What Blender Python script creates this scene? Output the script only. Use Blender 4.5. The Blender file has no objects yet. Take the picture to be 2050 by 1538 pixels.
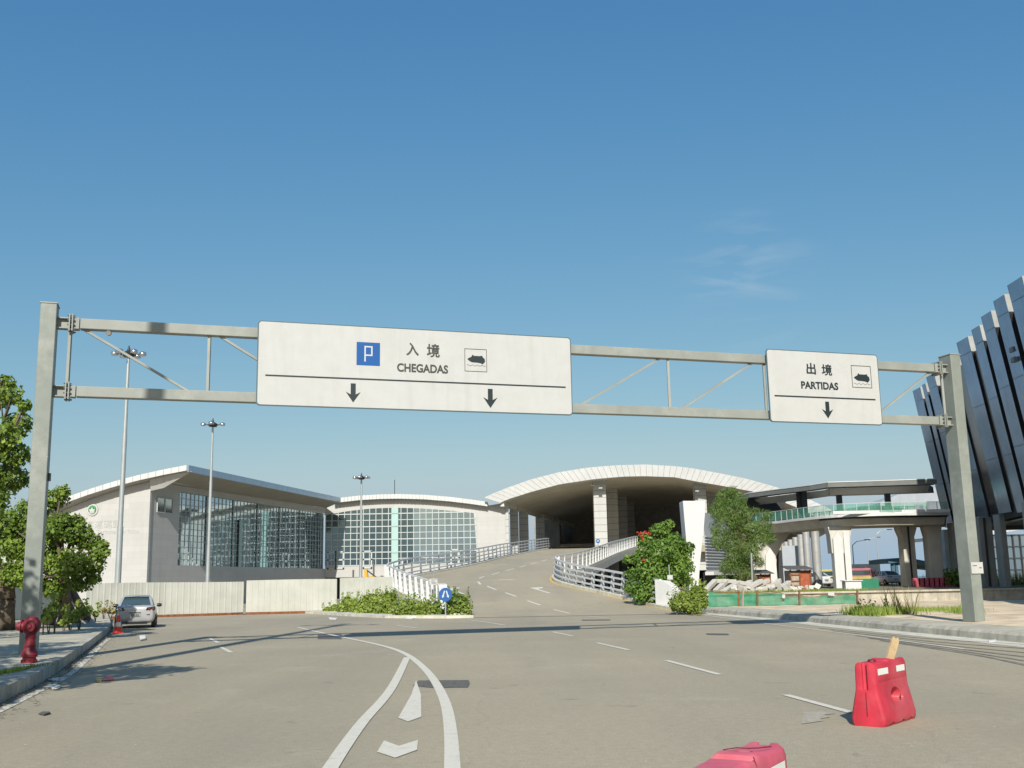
import bpy, bmesh, math, random
from mathutils import Vector, Matrix, Quaternion
S = bpy.context.scene
COL = S.collection
R_ = math.radians
# ------------------------------------------------------------------ camera
FPX = 2150.0; EYE = 1.7
PITCH = math.atan(399/2150); ROLL = math.atan(0.0185)
cp, sp, cr, sr = math.cos(PITCH), math.sin(PITCH), math.cos(ROLL), math.sin(ROLL)
R0 = Vector((1,0,0)); U0 = Vector((0,-sp,cp)); F0 = Vector((0,cp,sp))
CR = R0*cr - U0*sr; CU = R0*sr + U0*cr
cam = bpy.data.cameras.new('camera'); camo = bpy.data.objects.new('camera', cam); COL.objects.link(camo)
camo.matrix_world = Matrix(((CR.x,CU.x,-F0.x,0),(CR.y,CU.y,-F0.y,0),(CR.z,CU.z,-F0.z,EYE),(0,0,0,1)))
cam.sensor_width = 36; cam.lens = 36*FPX/2050; cam.clip_end = 9000; cam.clip_start = .1
S.camera = camo
# ------------------------------------------------------------------ world and sun
SUN_AZ, SUN_EL = 3.5, 34.5          # the light travels along +Y, 3.5 degrees towards +X
w = bpy.data.worlds.new('World'); S.world = w; w.use_nodes = True
nt = w.node_tree; nt.nodes.clear()
sky = nt.nodes.new('ShaderNodeTexSky'); sky.sky_type = 'NISHITA'; sky.sun_disc = False
sky.sun_elevation = R_(SUN_EL); sky.sun_rotation = R_(180+SUN_AZ)
sky.altitude = 0; sky.air_density = 1.25; sky.dust_density = 1.1; sky.ozone_density = 2.6
hs = nt.nodes.new('ShaderNodeHueSaturation'); hs.inputs['Saturation'].default_value = 1.0
bg = nt.nodes.new('ShaderNodeBackground'); bg.inputs['Strength'].default_value = 0.105
out = nt.nodes.new('ShaderNodeOutputWorld')
# camera-like rendition of the sky: each channel through its own gentle power curve
vs0 = nt.nodes.new('ShaderNodeVectorMath'); vs0.operation = 'SCALE'; vs0.inputs['Scale'].default_value = .134
nt.links.new(sky.outputs[0], vs0.inputs[0]); sx0 = nt.nodes.new('ShaderNodeSeparateXYZ'); nt.links.new(vs0.outputs[0], sx0.inputs[0]); cb0 = nt.nodes.new('ShaderNodeCombineXYZ')
for k_, (pw, sc_) in enumerate(((1.28,.675),(.84,.62),(.5,.63))):
    mn_ = nt.nodes.new('ShaderNodeMath'); mn_.operation = 'MINIMUM'; mn_.inputs[1].default_value = (1.45, 2.0, 2.6)[k_]; nt.links.new(sx0.outputs[k_], mn_.inputs[0])
    pn_ = nt.nodes.new('ShaderNodeMath'); pn_.operation = 'POWER'; pn_.inputs[1].default_value = pw; nt.links.new(mn_.outputs[0], pn_.inputs[0])
    ml_ = nt.nodes.new('ShaderNodeMath'); ml_.operation = 'MULTIPLY'; ml_.inputs[1].default_value = sc_/.134; nt.links.new(pn_.outputs[0], ml_.inputs[0]); nt.links.new(ml_.outputs[0], cb0.inputs[k_])
# the lowest band of sky stays pale blue over the water
tcz = nt.nodes.new('ShaderNodeTexCoord'); sz0 = nt.nodes.new('ShaderNodeSeparateXYZ'); nt.links.new(tcz.outputs['Generated'], sz0.inputs[0])
hz0 = nt.nodes.new('ShaderNodeMapRange'); hz0.interpolation_type = 'SMOOTHSTEP'; nt.links.new(sz0.outputs[2], hz0.inputs[0])
for i_, v_ in enumerate((.0, .13, .92, 0)): hz0.inputs[1+i_].default_value = v_
hm0 = nt.nodes.new('ShaderNodeMix'); hm0.data_type = 'RGBA'; nt.links.new(hz0.outputs[0], hm0.inputs[0]); nt.links.new(cb0.outputs[0], hm0.inputs[6])
hm0.inputs[7].default_value = (.365/.140, .50/.140, .64/.140, 1)
nt.links.new(hm0.outputs[2], hs.inputs['Color'])
# faint wisps of high cloud, fixed to a direction of the sky
tc = nt.nodes.new('ShaderNodeTexCoord'); mp = nt.nodes.new('ShaderNodeMapping')
mp.inputs['Scale'].default_value = (7, 7, 34)
nz = nt.nodes.new('ShaderNodeTexNoise'); nz.inputs['Scale'].default_value = 1.5; nz.inputs['Detail'].default_value = 7
nz.inputs['Distortion'].default_value = .6
nt.links.new(tc.outputs['Generated'], mp.inputs['Vector']); nt.links.new(mp.outputs[0], nz.inputs['Vector'])
vd = nt.nodes.new('ShaderNodeVectorMath'); vd.operation = 'DISTANCE'
vd.inputs[1].default_value = tuple((F0+CR*(1490-1025)/FPX+CU*(769-552)/FPX).normalized())
mpd = nt.nodes.new('ShaderNodeMapping'); mpd.vector_type = 'POINT'
mpd.inputs['Scale'].default_value = (1, 1, 1)
nt.links.new(tc.outputs['Generated'], vd.inputs[0])
mr = nt.nodes.new('ShaderNodeMapRange'); mr.inputs[1].default_value = 0.0; mr.inputs[2].default_value = 0.085
mr.inputs[3].default_value = 1; mr.inputs[4].default_value = 0; mr.interpolation_type = 'SMOOTHSTEP'
nt.links.new(vd.outputs['Value'], mr.inputs[0])
rp = nt.nodes.new('ShaderNodeMapRange'); rp.inputs[1].default_value = .47; rp.inputs[2].default_value = .75
rp.inputs[3].default_value = 0; rp.inputs[4].default_value = .30
nt.links.new(nz.outputs[0], rp.inputs[0])
mu = nt.nodes.new('ShaderNodeMath'); mu.operation = 'MULTIPLY'
nt.links.new(mr.outputs[0], mu.inputs[0]); nt.links.new(rp.outputs[0], mu.inputs[1])
mx = nt.nodes.new('ShaderNodeMix'); mx.data_type = 'RGBA'
nt.links.new(mu.outputs[0], mx.inputs[0]); nt.links.new(hs.outputs[0], mx.inputs[6]); mx.inputs[7].default_value = (4.6, 5.0, 5.2, 1)
nt.links.new(mx.outputs[2], bg.inputs['Color']); nt.links.new(bg.outputs[0], out.inputs[0])
sd = Vector((math.sin(R_(SUN_AZ))*math.cos(R_(SUN_EL)), math.cos(R_(SUN_AZ))*math.cos(R_(SUN_EL)), -math.sin(R_(SUN_EL))))
sun = bpy.data.lights.new('sun', 'SUN'); sun.energy = 4.2; sun.angle = R_(.5); sun.color = (1, .955, .875)
suno = bpy.data.objects.new('sun', sun); COL.objects.link(suno)
suno.rotation_euler = sd.to_track_quat('-Z', 'Y').to_euler(); suno.location = (-10, -20, 40)
S.view_settings.view_transform = 'Standard'; S.view_settings.look = 'None'; S.view_settings.gamma = 1
S.view_settings.exposure = 0.42
S.cycles.diffuse_bounces = 6; S.cycles.max_bounces = 14

# ------------------------------------------------------------------ measuring helpers: photo pixel -> point in the place
def ray(px, py):
    a = (px-1025)/FPX; b = (769-py)/FPX
    return F0 + CR*a + CU*b
def P(px, py, Y):
    d = ray(px, py); t = Y/d.y; return Vector((d.x*t, Y, EYE+d.z*t))
def G(px, py, z=0.0):
    d = ray(px, py); t = (z-EYE)/d.z; return Vector((d.x*t, d.y*t, z))
def PLN(px, py, A, d):            # on the vertical plane through A along the horizontal direction d
    r = ray(px, py); n = Vector((-d.y, d.x, 0)); t = (n.dot(Vector(A))-0)/(n.dot(r)) if True else 0
    return Vector((r.x*t, r.y*t, EYE+r.z*t))
KH = [(0,0),(56,0),(62,.3),(76,1.6),(81,2.05),(117,4.4),(150,6.3),(158,6.45),(900,6.45)]
def hgt(Y):
    for (a,b),(c,d) in zip(KH, KH[1:]):
        if Y <= c: return b+(d-b)*max(0,(Y-a))/(c-a)
    return 6.45
def RR(px, py):
    d = ray(px, py); Y = 5
    while Y < 260:
        t = Y/d.y
        if EYE+d.z*t <= hgt(Y): return Vector((d.x*t, Y, hgt(Y)))
        Y += .05
    return Vector((d.x*t, Y, 6.45))

# ------------------------------------------------------------------ materials
def nodes(name):
    m = bpy.data.materials.new(name); m.use_nodes = True
    n = m.node_tree; b = n.nodes['Principled BSDF']; return m, n, b
def N(n, t, **k):
    x = n.nodes.new(t)
    for a, v in k.items(): setattr(x, a, v)
    return x
def noise(n, scale, detail=4, vec=None, rough=.55, dist=0):
    x = N(n, 'ShaderNodeTexNoise'); x.inputs['Scale'].default_value = scale; x.inputs['Detail'].default_value = detail
    x.inputs['Roughness'].default_value = rough; x.inputs['Distortion'].default_value = dist
    if vec is not None: n.links.new(vec, x.inputs['Vector'])
    return x.outputs[0]
def rng(n, src, a, b, c, d):
    x = N(n, 'ShaderNodeMapRange'); n.links.new(src, x.inputs[0])
    for i, v in enumerate((a, b, c, d)): x.inputs[1+i].default_value = v
    return x.outputs[0]
def mixc(n, fac, a, b, mode='MIX'):
    x = N(n, 'ShaderNodeMix', data_type='RGBA', blend_type=mode)
    if hasattr(fac, 'node'): n.links.new(fac, x.inputs[0])
    else: x.inputs[0].default_value = fac
    for v, i in ((a, 6), (b, 7)):
        if hasattr(v, 'node'): n.links.new(v, x.inputs[i])
        else: x.inputs[i].default_value = (*v, 1)
    return x.outputs[2]
def pos(n, scale=(1,1,1)):
    g = N(n, 'ShaderNodeNewGeometry'); m = N(n, 'ShaderNodeMapping'); m.inputs['Scale'].default_value = scale
    n.links.new(g.outputs['Position'], m.inputs['Vector']); return m.outputs[0]
def mat(name, col, rough=.6, metal=0, var=.12, scale=1.5, bump=0, bscale=20, dirt=None, spec=.5, streak=0):
    m, n, b = nodes(name)
    p = pos(n); v = rng(n, noise(n, scale, 5, p), .3, .7, 1-var, 1+var)
    c = mixc(n, 1.0, col, (1,1,1), 'MULTIPLY')
    cc = N(n, 'ShaderNodeVectorMath', operation='SCALE'); cc.inputs[0].default_value = col; n.links.new(v, cc.inputs['Scale'])
    c = cc.outputs[0]
    if streak:
        ps = pos(n, (3, 3, .25)); s = rng(n, noise(n, 1.2, 6, ps), .52, .75, 0, streak)
        c = mixc(n, s, c, (col[0]*.45, col[1]*.43, col[2]*.38))
    if dirt:
        d = rng(n, noise(n, .8, 8, p, .7), .5, .72, 0, dirt[1]); c = mixc(n, d, c, dirt[0])
    n.links.new(c, b.inputs['Base Color'])
    b.inputs['Roughness'].default_value = rough; b.inputs['Metallic'].default_value = metal
    b.inputs['Specular IOR Level'].default_value = spec
    if bump:
        bp = N(n, 'ShaderNodeBump'); bp.inputs['Strength'].default_value = bump; bp.inputs['Distance'].default_value = .02
        n.links.new(noise(n, bscale, 6, p), bp.inputs['Height']); n.links.new(bp.outputs[0], b.inputs['Normal'])
    return m
def asphalt():
    m, n, b = nodes('asphalt')
    p = pos(n)
    a = rng(n, noise(n, .12, 6, p, .6, .4), .3, .7, 0, 1)
    c = mixc(n, a, (.318,.28,.202), (.385,.335,.238))
    st = rng(n, noise(n, .5, 5, pos(n, (.5,.06,1)), .6), .46, .72, 0, .6)      # tyre-polished lanes
    c = mixc(n, st, c, (.255,.232,.178))
    oil = rng(n, noise(n, 1.7, 4, p, .5, .8), .66, .74, 0, .5); c = mixc(n, oil, c, (.17,.155,.125))
    pal = rng(n, noise(n, .35, 8, p, .7, .3), .55, .7, 0, .4); c = mixc(n, pal, c, (.44,.40,.30))
    bl = rng(n, noise(n, .9, 7, p, .65), .58, .78, 0, .35); c = mixc(n, bl, c, (.22,.205,.165))
    g = rng(n, noise(n, 55, 3, p, .8), .25, .75, .6, 1.4)
    g2 = rng(n, noise(n, 9, 5, p, .7), .3, .7, .9, 1.1)
    mm = N(n, 'ShaderNodeMath', operation='MULTIPLY'); n.links.new(g, mm.inputs[0]); n.links.new(g2, mm.inputs[1])
    sc = N(n, 'ShaderNodeVectorMath', operation='SCALE'); n.links.new(c, sc.inputs[0]); n.links.new(mm.outputs[0], sc.inputs['Scale'])
    c = sc.outputs[0]
    vo = N(n, 'ShaderNodeTexVoronoi'); vo.inputs['Scale'].default_value = 7; n.links.new(p, vo.inputs['Vector'])
    sp_ = rng(n, vo.outputs['Distance'], .035, .05, 1, 0)                      # pale grit
    s2 = rng(n, vo.outputs['Color'], .6, .62, 0, 1)
    m2 = N(n, 'ShaderNodeMath', operation='MULTIPLY'); n.links.new(sp_, m2.inputs[0]); n.links.new(s2, m2.inputs[1])
    c = mixc(n, m2.outputs[0], c, (.5,.47,.4))
    vc = N(n, 'ShaderNodeTexVoronoi', feature='DISTANCE_TO_EDGE'); vc.inputs['Scale'].default_value = .16
    dv = N(n, 'ShaderNodeVectorMath', operation='ADD'); nn = N(n, 'ShaderNodeTexNoise'); nn.inputs['Scale'].default_value = .7; nn.inputs['Detail'].default_value = 6
    n.links.new(p, nn.inputs['Vector']); n.links.new(p, dv.inputs[0]); n.links.new(nn.outputs['Color'], dv.inputs[1]); n.links.new(dv.outputs[0], vc.inputs['Vector'])
    ck = rng(n, vc.outputs['Distance'], .0, .0022, .16, 0)                       # hairline cracks
    c = mixc(n, ck, c, (.09,.085,.075))
    n.links.new(c, b.inputs['Base Color']); b.inputs['Roughness'].default_value = .85; b.inputs['Specular IOR Level'].default_value = .3
    bp = N(n, 'ShaderNodeBump'); bp.inputs['Strength'].default_value = .5; bp.inputs['Distance'].default_value = .008
    n.links.new(noise(n, 70, 4, p, .8), bp.inputs['Height']); n.links.new(bp.outputs[0], b.inputs['Normal'])
    return m
def paint(name, col):
    m, n, b = nodes(name); p = pos(n)
    d = rng(n, noise(n, 6, 8, p, .75), .5, .72, 0, .55); c = mixc(n, d, col, (.36,.34,.28))
    d2 = rng(n, noise(n, 60, 3, p, .8), .3, .7, .85, 1.1)
    sc = N(n, 'ShaderNodeVectorMath', operation='SCALE'); n.links.new(c, sc.inputs[0]); n.links.new(d2, sc.inputs['Scale'])
    n.links.new(sc.outputs[0], b.inputs['Base Color']); b.inputs['Roughness'].default_value = .7
    return m
def cladding(name, col, line, bw, bh, mortar=.012, rot=0.0):
    m, n, b = nodes(name)
    g = N(n, 'ShaderNodeNewGeometry'); sx = N(n, 'ShaderNodeSeparateXYZ'); n.links.new(g.outputs['Position'], sx.inputs[0])
    ad = N(n, 'ShaderNodeMath', operation='ADD'); n.links.new(sx.outputs[0], ad.inputs[0]); n.links.new(sx.outputs[1], ad.inputs[1])
    cb = N(n, 'ShaderNodeCombineXYZ'); n.links.new(ad.outputs[0], cb.inputs[0]); n.links.new(sx.outputs[2], cb.inputs[1])
    br = N(n, 'ShaderNodeTexBrick'); br.offset = 0.5; n.links.new(cb.outputs[0], br.inputs['Vector'])
    br.inputs['Scale'].default_value = 1; br.inputs['Brick Width'].default_value = bw; br.inputs['Row Height'].default_value = bh
    br.inputs['Mortar Size'].default_value = mortar; br.inputs['Color1'].default_value = (*col, 1)
    br.inputs['Color2'].default_value = (col[0]*.93, col[1]*.93, col[2]*.92, 1); br.inputs['Mortar'].default_value = (*line, 1)
    s = rng(n, noise(n, 1.0, 6, pos(n, (1,1,.2))), .5, .78, 0, .22)
    c = mixc(n, s, br.outputs['Color'], (col[0]*.6, col[1]*.58, col[2]*.53))
    n.links.new(c, b.inputs['Base Color']); b.inputs['Roughness'].default_value = .55
    return m
def glass(name, col, rough=.04, metal=.5, tilt=.03, spec=.8):
    m, n, b = nodes(name)
    g = N(n, 'ShaderNodeNewGeometry'); wn = N(n, 'ShaderNodeTexWhiteNoise', noise_dimensions='1D')
    n.links.new(g.outputs['Random Per Island'], wn.inputs['W'])
    sb = N(n, 'ShaderNodeVectorMath', operation='SUBTRACT'); n.links.new(wn.outputs['Color'], sb.inputs[0]); sb.inputs[1].default_value = (.5,.5,.5)
    wv = N(n, 'ShaderNodeTexNoise'); wv.inputs['Scale'].default_value = .7; n.links.new(pos(n), wv.inputs['Vector'])
    s2 = N(n, 'ShaderNodeVectorMath', operation='SUBTRACT'); n.links.new(wv.outputs['Color'], s2.inputs[0]); s2.inputs[1].default_value = (.5,.5,.5)
    a1 = N(n, 'ShaderNodeVectorMath', operation='SCALE'); n.links.new(sb.outputs[0], a1.inputs[0]); a1.inputs['Scale'].default_value = tilt
    a2 = N(n, 'ShaderNodeVectorMath', operation='SCALE'); n.links.new(s2.outputs[0], a2.inputs[0]); a2.inputs['Scale'].default_value = tilt*1.5
    ad = N(n, 'ShaderNodeVectorMath', operation='ADD'); n.links.new(a1.outputs[0], ad.inputs[0]); n.links.new(a2.outputs[0], ad.inputs[1])
    a3 = N(n, 'ShaderNodeVectorMath', operation='ADD'); n.links.new(ad.outputs[0], a3.inputs[0]); n.links.new(g.outputs['Normal'], a3.inputs[1])
    nm = N(n, 'ShaderNodeVectorMath', operation='NORMALIZE'); n.links.new(a3.outputs[0], nm.inputs[0]); n.links.new(nm.outputs[0], b.inputs['Normal'])
    v = rng(n, wn.outputs['Value'], 0, 1, .88, 1.1)
    sc = N(n, 'ShaderNodeVectorMath', operation='SCALE'); sc.inputs[0].default_value = col; n.links.new(v, sc.inputs['Scale'])
    n.links.new(sc.outputs[0], b.inputs['Base Color'])
    b.inputs['Roughness'].default_value = rough; b.inputs['Metallic'].default_value = metal; b.inputs['Specular IOR Level'].default_value = spec
    return m
def leafmat(name, dark, light, tr=.3):
    m, n, b = nodes(name)
    g = N(n, 'ShaderNodeNewGeometry')
    f = noise(n, .9, 3, pos(n)); fr = rng(n, f, .35, .65, 0, 1)
    mm = N(n, 'ShaderNodeMath', operation='MULTIPLY_ADD'); n.links.new(fr, mm.inputs[0]); mm.inputs[1].default_value = .5
    h_ = N(n, 'ShaderNodeMath', operation='MULTIPLY'); n.links.new(g.outputs['Random Per Island'], h_.inputs[0]); h_.inputs[1].default_value = .5
    n.links.new(h_.outputs[0], mm.inputs[2])
    c = mixc(n, mm.outputs[0], dark, light)
    n.links.new(c, b.inputs['Base Color']); b.inputs['Roughness'].default_value = .5; b.inputs['Specular IOR Level'].default_value = .35
    t = N(n, 'ShaderNodeBsdfTranslucent'); n.links.new(mixc(n, .5, c, light), t.inputs['Color'])
    ms = N(n, 'ShaderNodeMixShader'); ms.inputs[0].default_value = tr
    o = n.nodes['Material Output']; n.links.new(b.outputs[0], ms.inputs[1]); n.links.new(t.outputs[0], ms.inputs[2]); n.links.new(ms.outputs[0], o.inputs['Surface'])
    return m
def netting(name, col, dens):
    m, n, b = nodes(name)
    p = pos(n, (1,1,1)); d = rng(n, noise(n, 1.3, 5, p), .35, .65, dens-.12, dens+.12)
    b.inputs['Base Color'].default_value = (*col, 1); b.inputs['Roughness'].default_value = .7
    tr = N(n, 'ShaderNodeBsdfTransparent'); ms = N(n, 'ShaderNodeMixShader'); n.links.new(d, ms.inputs[0])
    n.links.new(tr.outputs[0], ms.inputs[1]); n.links.new(b.outputs[0], ms.inputs[2]); n.links.new(ms.outputs[0], n.nodes['Material Output'].inputs['Surface'])
    return m
M = dict(
 asphalt=asphalt(), white_paint=paint('road_paint', (.64,.61,.51)), yellow_paint=paint('yellow_paint', (.62,.42,.06)),
 faint_paint=mat('worn_cement_smear', (.36,.33,.26), .9, var=.25, scale=12),
 patch=mat('asphalt_patch', (.11,.105,.09), .9, var=.5, scale=14, bump=.4, bscale=60),
 stripe_tone=mat('dark_stripe', (.19,.175,.14), .85, var=.4, scale=2),
 iron=mat('cast_iron', (.1,.095,.085), .7, var=.4, scale=30),
 kerb=mat('kerb_concrete', (.42,.395,.325), .85, var=.2, scale=3, bump=.3, streak=.7, dirt=((.12,.11,.085), .6)),
 kerb_l=mat('kerb_light', (.56,.54,.45), .85, var=.18, scale=2, bump=.3, dirt=((.22,.2,.15), .5)),
 paving=mat('pavement', (.44,.41,.32), .85, var=.2, scale=1.2, bump=.3, dirt=((.17,.16,.12), .6)),
 sand=mat('sandy_ground', (.64,.52,.36), .95, var=.25, scale=1.0, bump=.6, bscale=5, dirt=((.25,.2,.13), .6)),
 soil=mat('soil', (.2,.16,.10), .95, var=.3, scale=2, bump=.6, bscale=8, dirt=((.12,.13,.05), .7)),
 post=mat('galvanised_paint', (.205,.228,.20), .5, var=.1, scale=2.2, dirt=((.33,.34,.30), .75), streak=.15, bump=.05),
 beam=mat('beam_paint', (.25,.265,.235), .5, var=.1, scale=1.5, dirt=((.37,.38,.335), .6), streak=.1),
 bolt=mat('bolt_steel', (.14,.14,.13), .5, .5, var=.3, scale=20),
 sign=mat('sign_white', (.455,.46,.44), .5, var=.03, scale=3, dirt=((.40,.39,.35), .35), streak=.14),
 signedge=mat('sign_edge', (.07,.11,.12), .5), ink=mat('sign_ink', (.012,.022,.025), .5, var=0),
 inkg=mat('sign_ink_grey', (.045,.05,.04), .5, var=0),
 blue=mat('sign_blue', (.008,.085,.29), .4, var=.05), whitep=mat('sign_lettering', (.5,.5,.48), .45, var=.02),
 clad=cladding('white_cladding', (.46,.455,.435), (.38,.375,.355), 2.4, .6, .012),
 clad2=cladding('grey_cladding', (.43,.425,.39), (.3,.3,.27), 2.2, .75, .02),
 colpanel=cladding('column_panels', (.47,.475,.455), (.12,.12,.12), 40, .95, .03),
 fascia=mat('fascia_panel', (.54,.545,.53), .5, var=.05, scale=.6, streak=.2), seam=mat('seam', (.30,.30,.28), .8),
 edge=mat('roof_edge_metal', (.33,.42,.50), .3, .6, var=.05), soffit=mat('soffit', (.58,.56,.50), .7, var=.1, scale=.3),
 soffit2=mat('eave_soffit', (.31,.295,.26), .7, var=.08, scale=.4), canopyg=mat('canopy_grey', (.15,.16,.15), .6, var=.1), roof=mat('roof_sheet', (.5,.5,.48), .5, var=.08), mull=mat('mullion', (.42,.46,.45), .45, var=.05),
 cyan=mat('cyan_panel', (.36,.52,.49), .3, var=.05),
 glass=glass('facade_glass', (.44,.56,.60), .04, .88, .006), glassd=glass('facade_glass_dark', (.13,.18,.19), .07, .8, .012), glass2=glass('facade_glass_grey', (.33,.40,.41), .08, .8, .009),
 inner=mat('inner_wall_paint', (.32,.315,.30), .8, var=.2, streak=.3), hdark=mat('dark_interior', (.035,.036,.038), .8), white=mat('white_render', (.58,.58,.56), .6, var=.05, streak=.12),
 rail=mat('rail_white', (.57,.58,.57), .5, var=.05, scale=4), greyr=mat('grey_wall', (.36,.39,.42), .5, var=.06, streak=.15),
 conc=mat('concrete', (.50,.48,.42), .8, var=.12, scale=.8, streak=.35, bump=.1),
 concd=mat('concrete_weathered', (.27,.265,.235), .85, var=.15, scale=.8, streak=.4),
 metalcol=mat('silver_cladding', (.42,.42,.40), .5, .3, var=.08), steel=mat('dark_steel', (.03,.035,.04), .5, .2),
 hoard=mat('hoarding_sheet', (.43,.435,.385), .6, var=.08, scale=1.1, dirt=((.36,.355,.27), .5), streak=.15),
 rust=mat('rust', (.19,.07,.03), .9, var=.4, scale=6), rustl=mat('red_rusty_sheet', (.36,.10,.045), .85, var=.3, scale=3, streak=.4),
 plank=mat('weathered_board', (.36,.30,.23), .9, var=.25, scale=5), bark=mat('bark', (.13,.10,.07), .95, var=.35, scale=6, bump=.7, bscale=12),
 leafA=leafmat('ficus_leaf', (.045,.10,.014), (.27,.37,.055)), leafB=leafmat('shrub_leaf', (.09,.15,.02), (.34,.42,.08)),
 leafC=leafmat('casuarina_leaf', (.06,.12,.025), (.23,.34,.08)), leafD=leafmat('bush_leaf', (.06,.12,.02), (.25,.33,.06)),
 leafE=leafmat('flame_tree_leaf', (.05,.12,.02), (.22,.35,.06)), dry=leafmat('dry_grass', (.20,.17,.05), (.42,.36,.12)),
 flower=mat('red_flower', (.45,.05,.03), .6), red=mat('red_plastic', (.48,.028,.05), .5, var=.15, scale=4, dirt=((.50,.15,.16), .65), bump=.1),
 redt=mat('faded_red_plastic', (.52,.09,.13), .6, var=.15, scale=6, dirt=((.50,.25,.24), .7), bump=.1),
 hyd=mat('hydrant_paint', (.16,.008,.018), .5, var=.15, scale=6, dirt=((.2,.02,.02), .5)), cone=mat('cone_red', (.75,.05,.03), .5),
 reflect=mat('reflective_tape', (.75,.78,.70), .4, var=.03), foam=mat('cardboard', (.5,.38,.21), .9, var=.2, scale=14, dirt=((.33,.22,.1), .7), bump=.4),
 tyre=mat('tyre', (.02,.02,.02), .8), chrome=mat('chrome', (.6,.6,.6), .2, .9), silver=mat('silver_paint', (.44,.445,.44), .3, .3, var=.03),
 carglass=glass('car_glass', (.10,.15,.15), .06, .5, .005), lamp=mat('lamp_glass', (.55,.55,.52), .2, .2), redlamp=mat('red_lamp', (.16,.03,.025), .25),
 green_glass=netting('green_glass', (.10,.34,.24), .5), net=netting('green_net', (.02,.20,.11), .85),
 fin=mat('blue_grey_metal', (.22,.31,.43), .25, .85, var=.15, scale=.5, streak=.4), findark=mat('dark_bronze', (.035,.033,.036), .25, .3, var=.2),
 fincap=mat('parapet_metal', (.36,.36,.33), .45, .3), sea=mat('sea', (.05,.11,.15), .25, var=.1, scale=.02, bump=.3, bscale=.5),
 yellow=mat('machine_yellow', (.62,.34,.02), .5, var=.15, scale=3, dirt=((.3,.16,.04), .6)), pole=mat('pole_steel', (.40,.43,.42), .4, .4, var=.06),
 trash=mat('litter_white', (.7,.68,.62), .6, var=.1), trashr=mat('litter_red', (.55,.1,.09), .6), trashy=mat('litter_yellow', (.55,.36,.05), .6),
 debris=mat('leaf_litter', (.12,.095,.06), .95, var=.4, scale=20), teal=mat('teal_steel', (.04,.11,.15), .5), emgreen=mat('emblem_green', (.02,.2,.06), .5),
 letters=mat('wall_letters', (.38,.38,.355), .6, 0), pink=mat('bus_red', (.42,.12,.14), .4), lime=mat('bus_yellow', (.42,.38,.12), .4),
)
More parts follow.
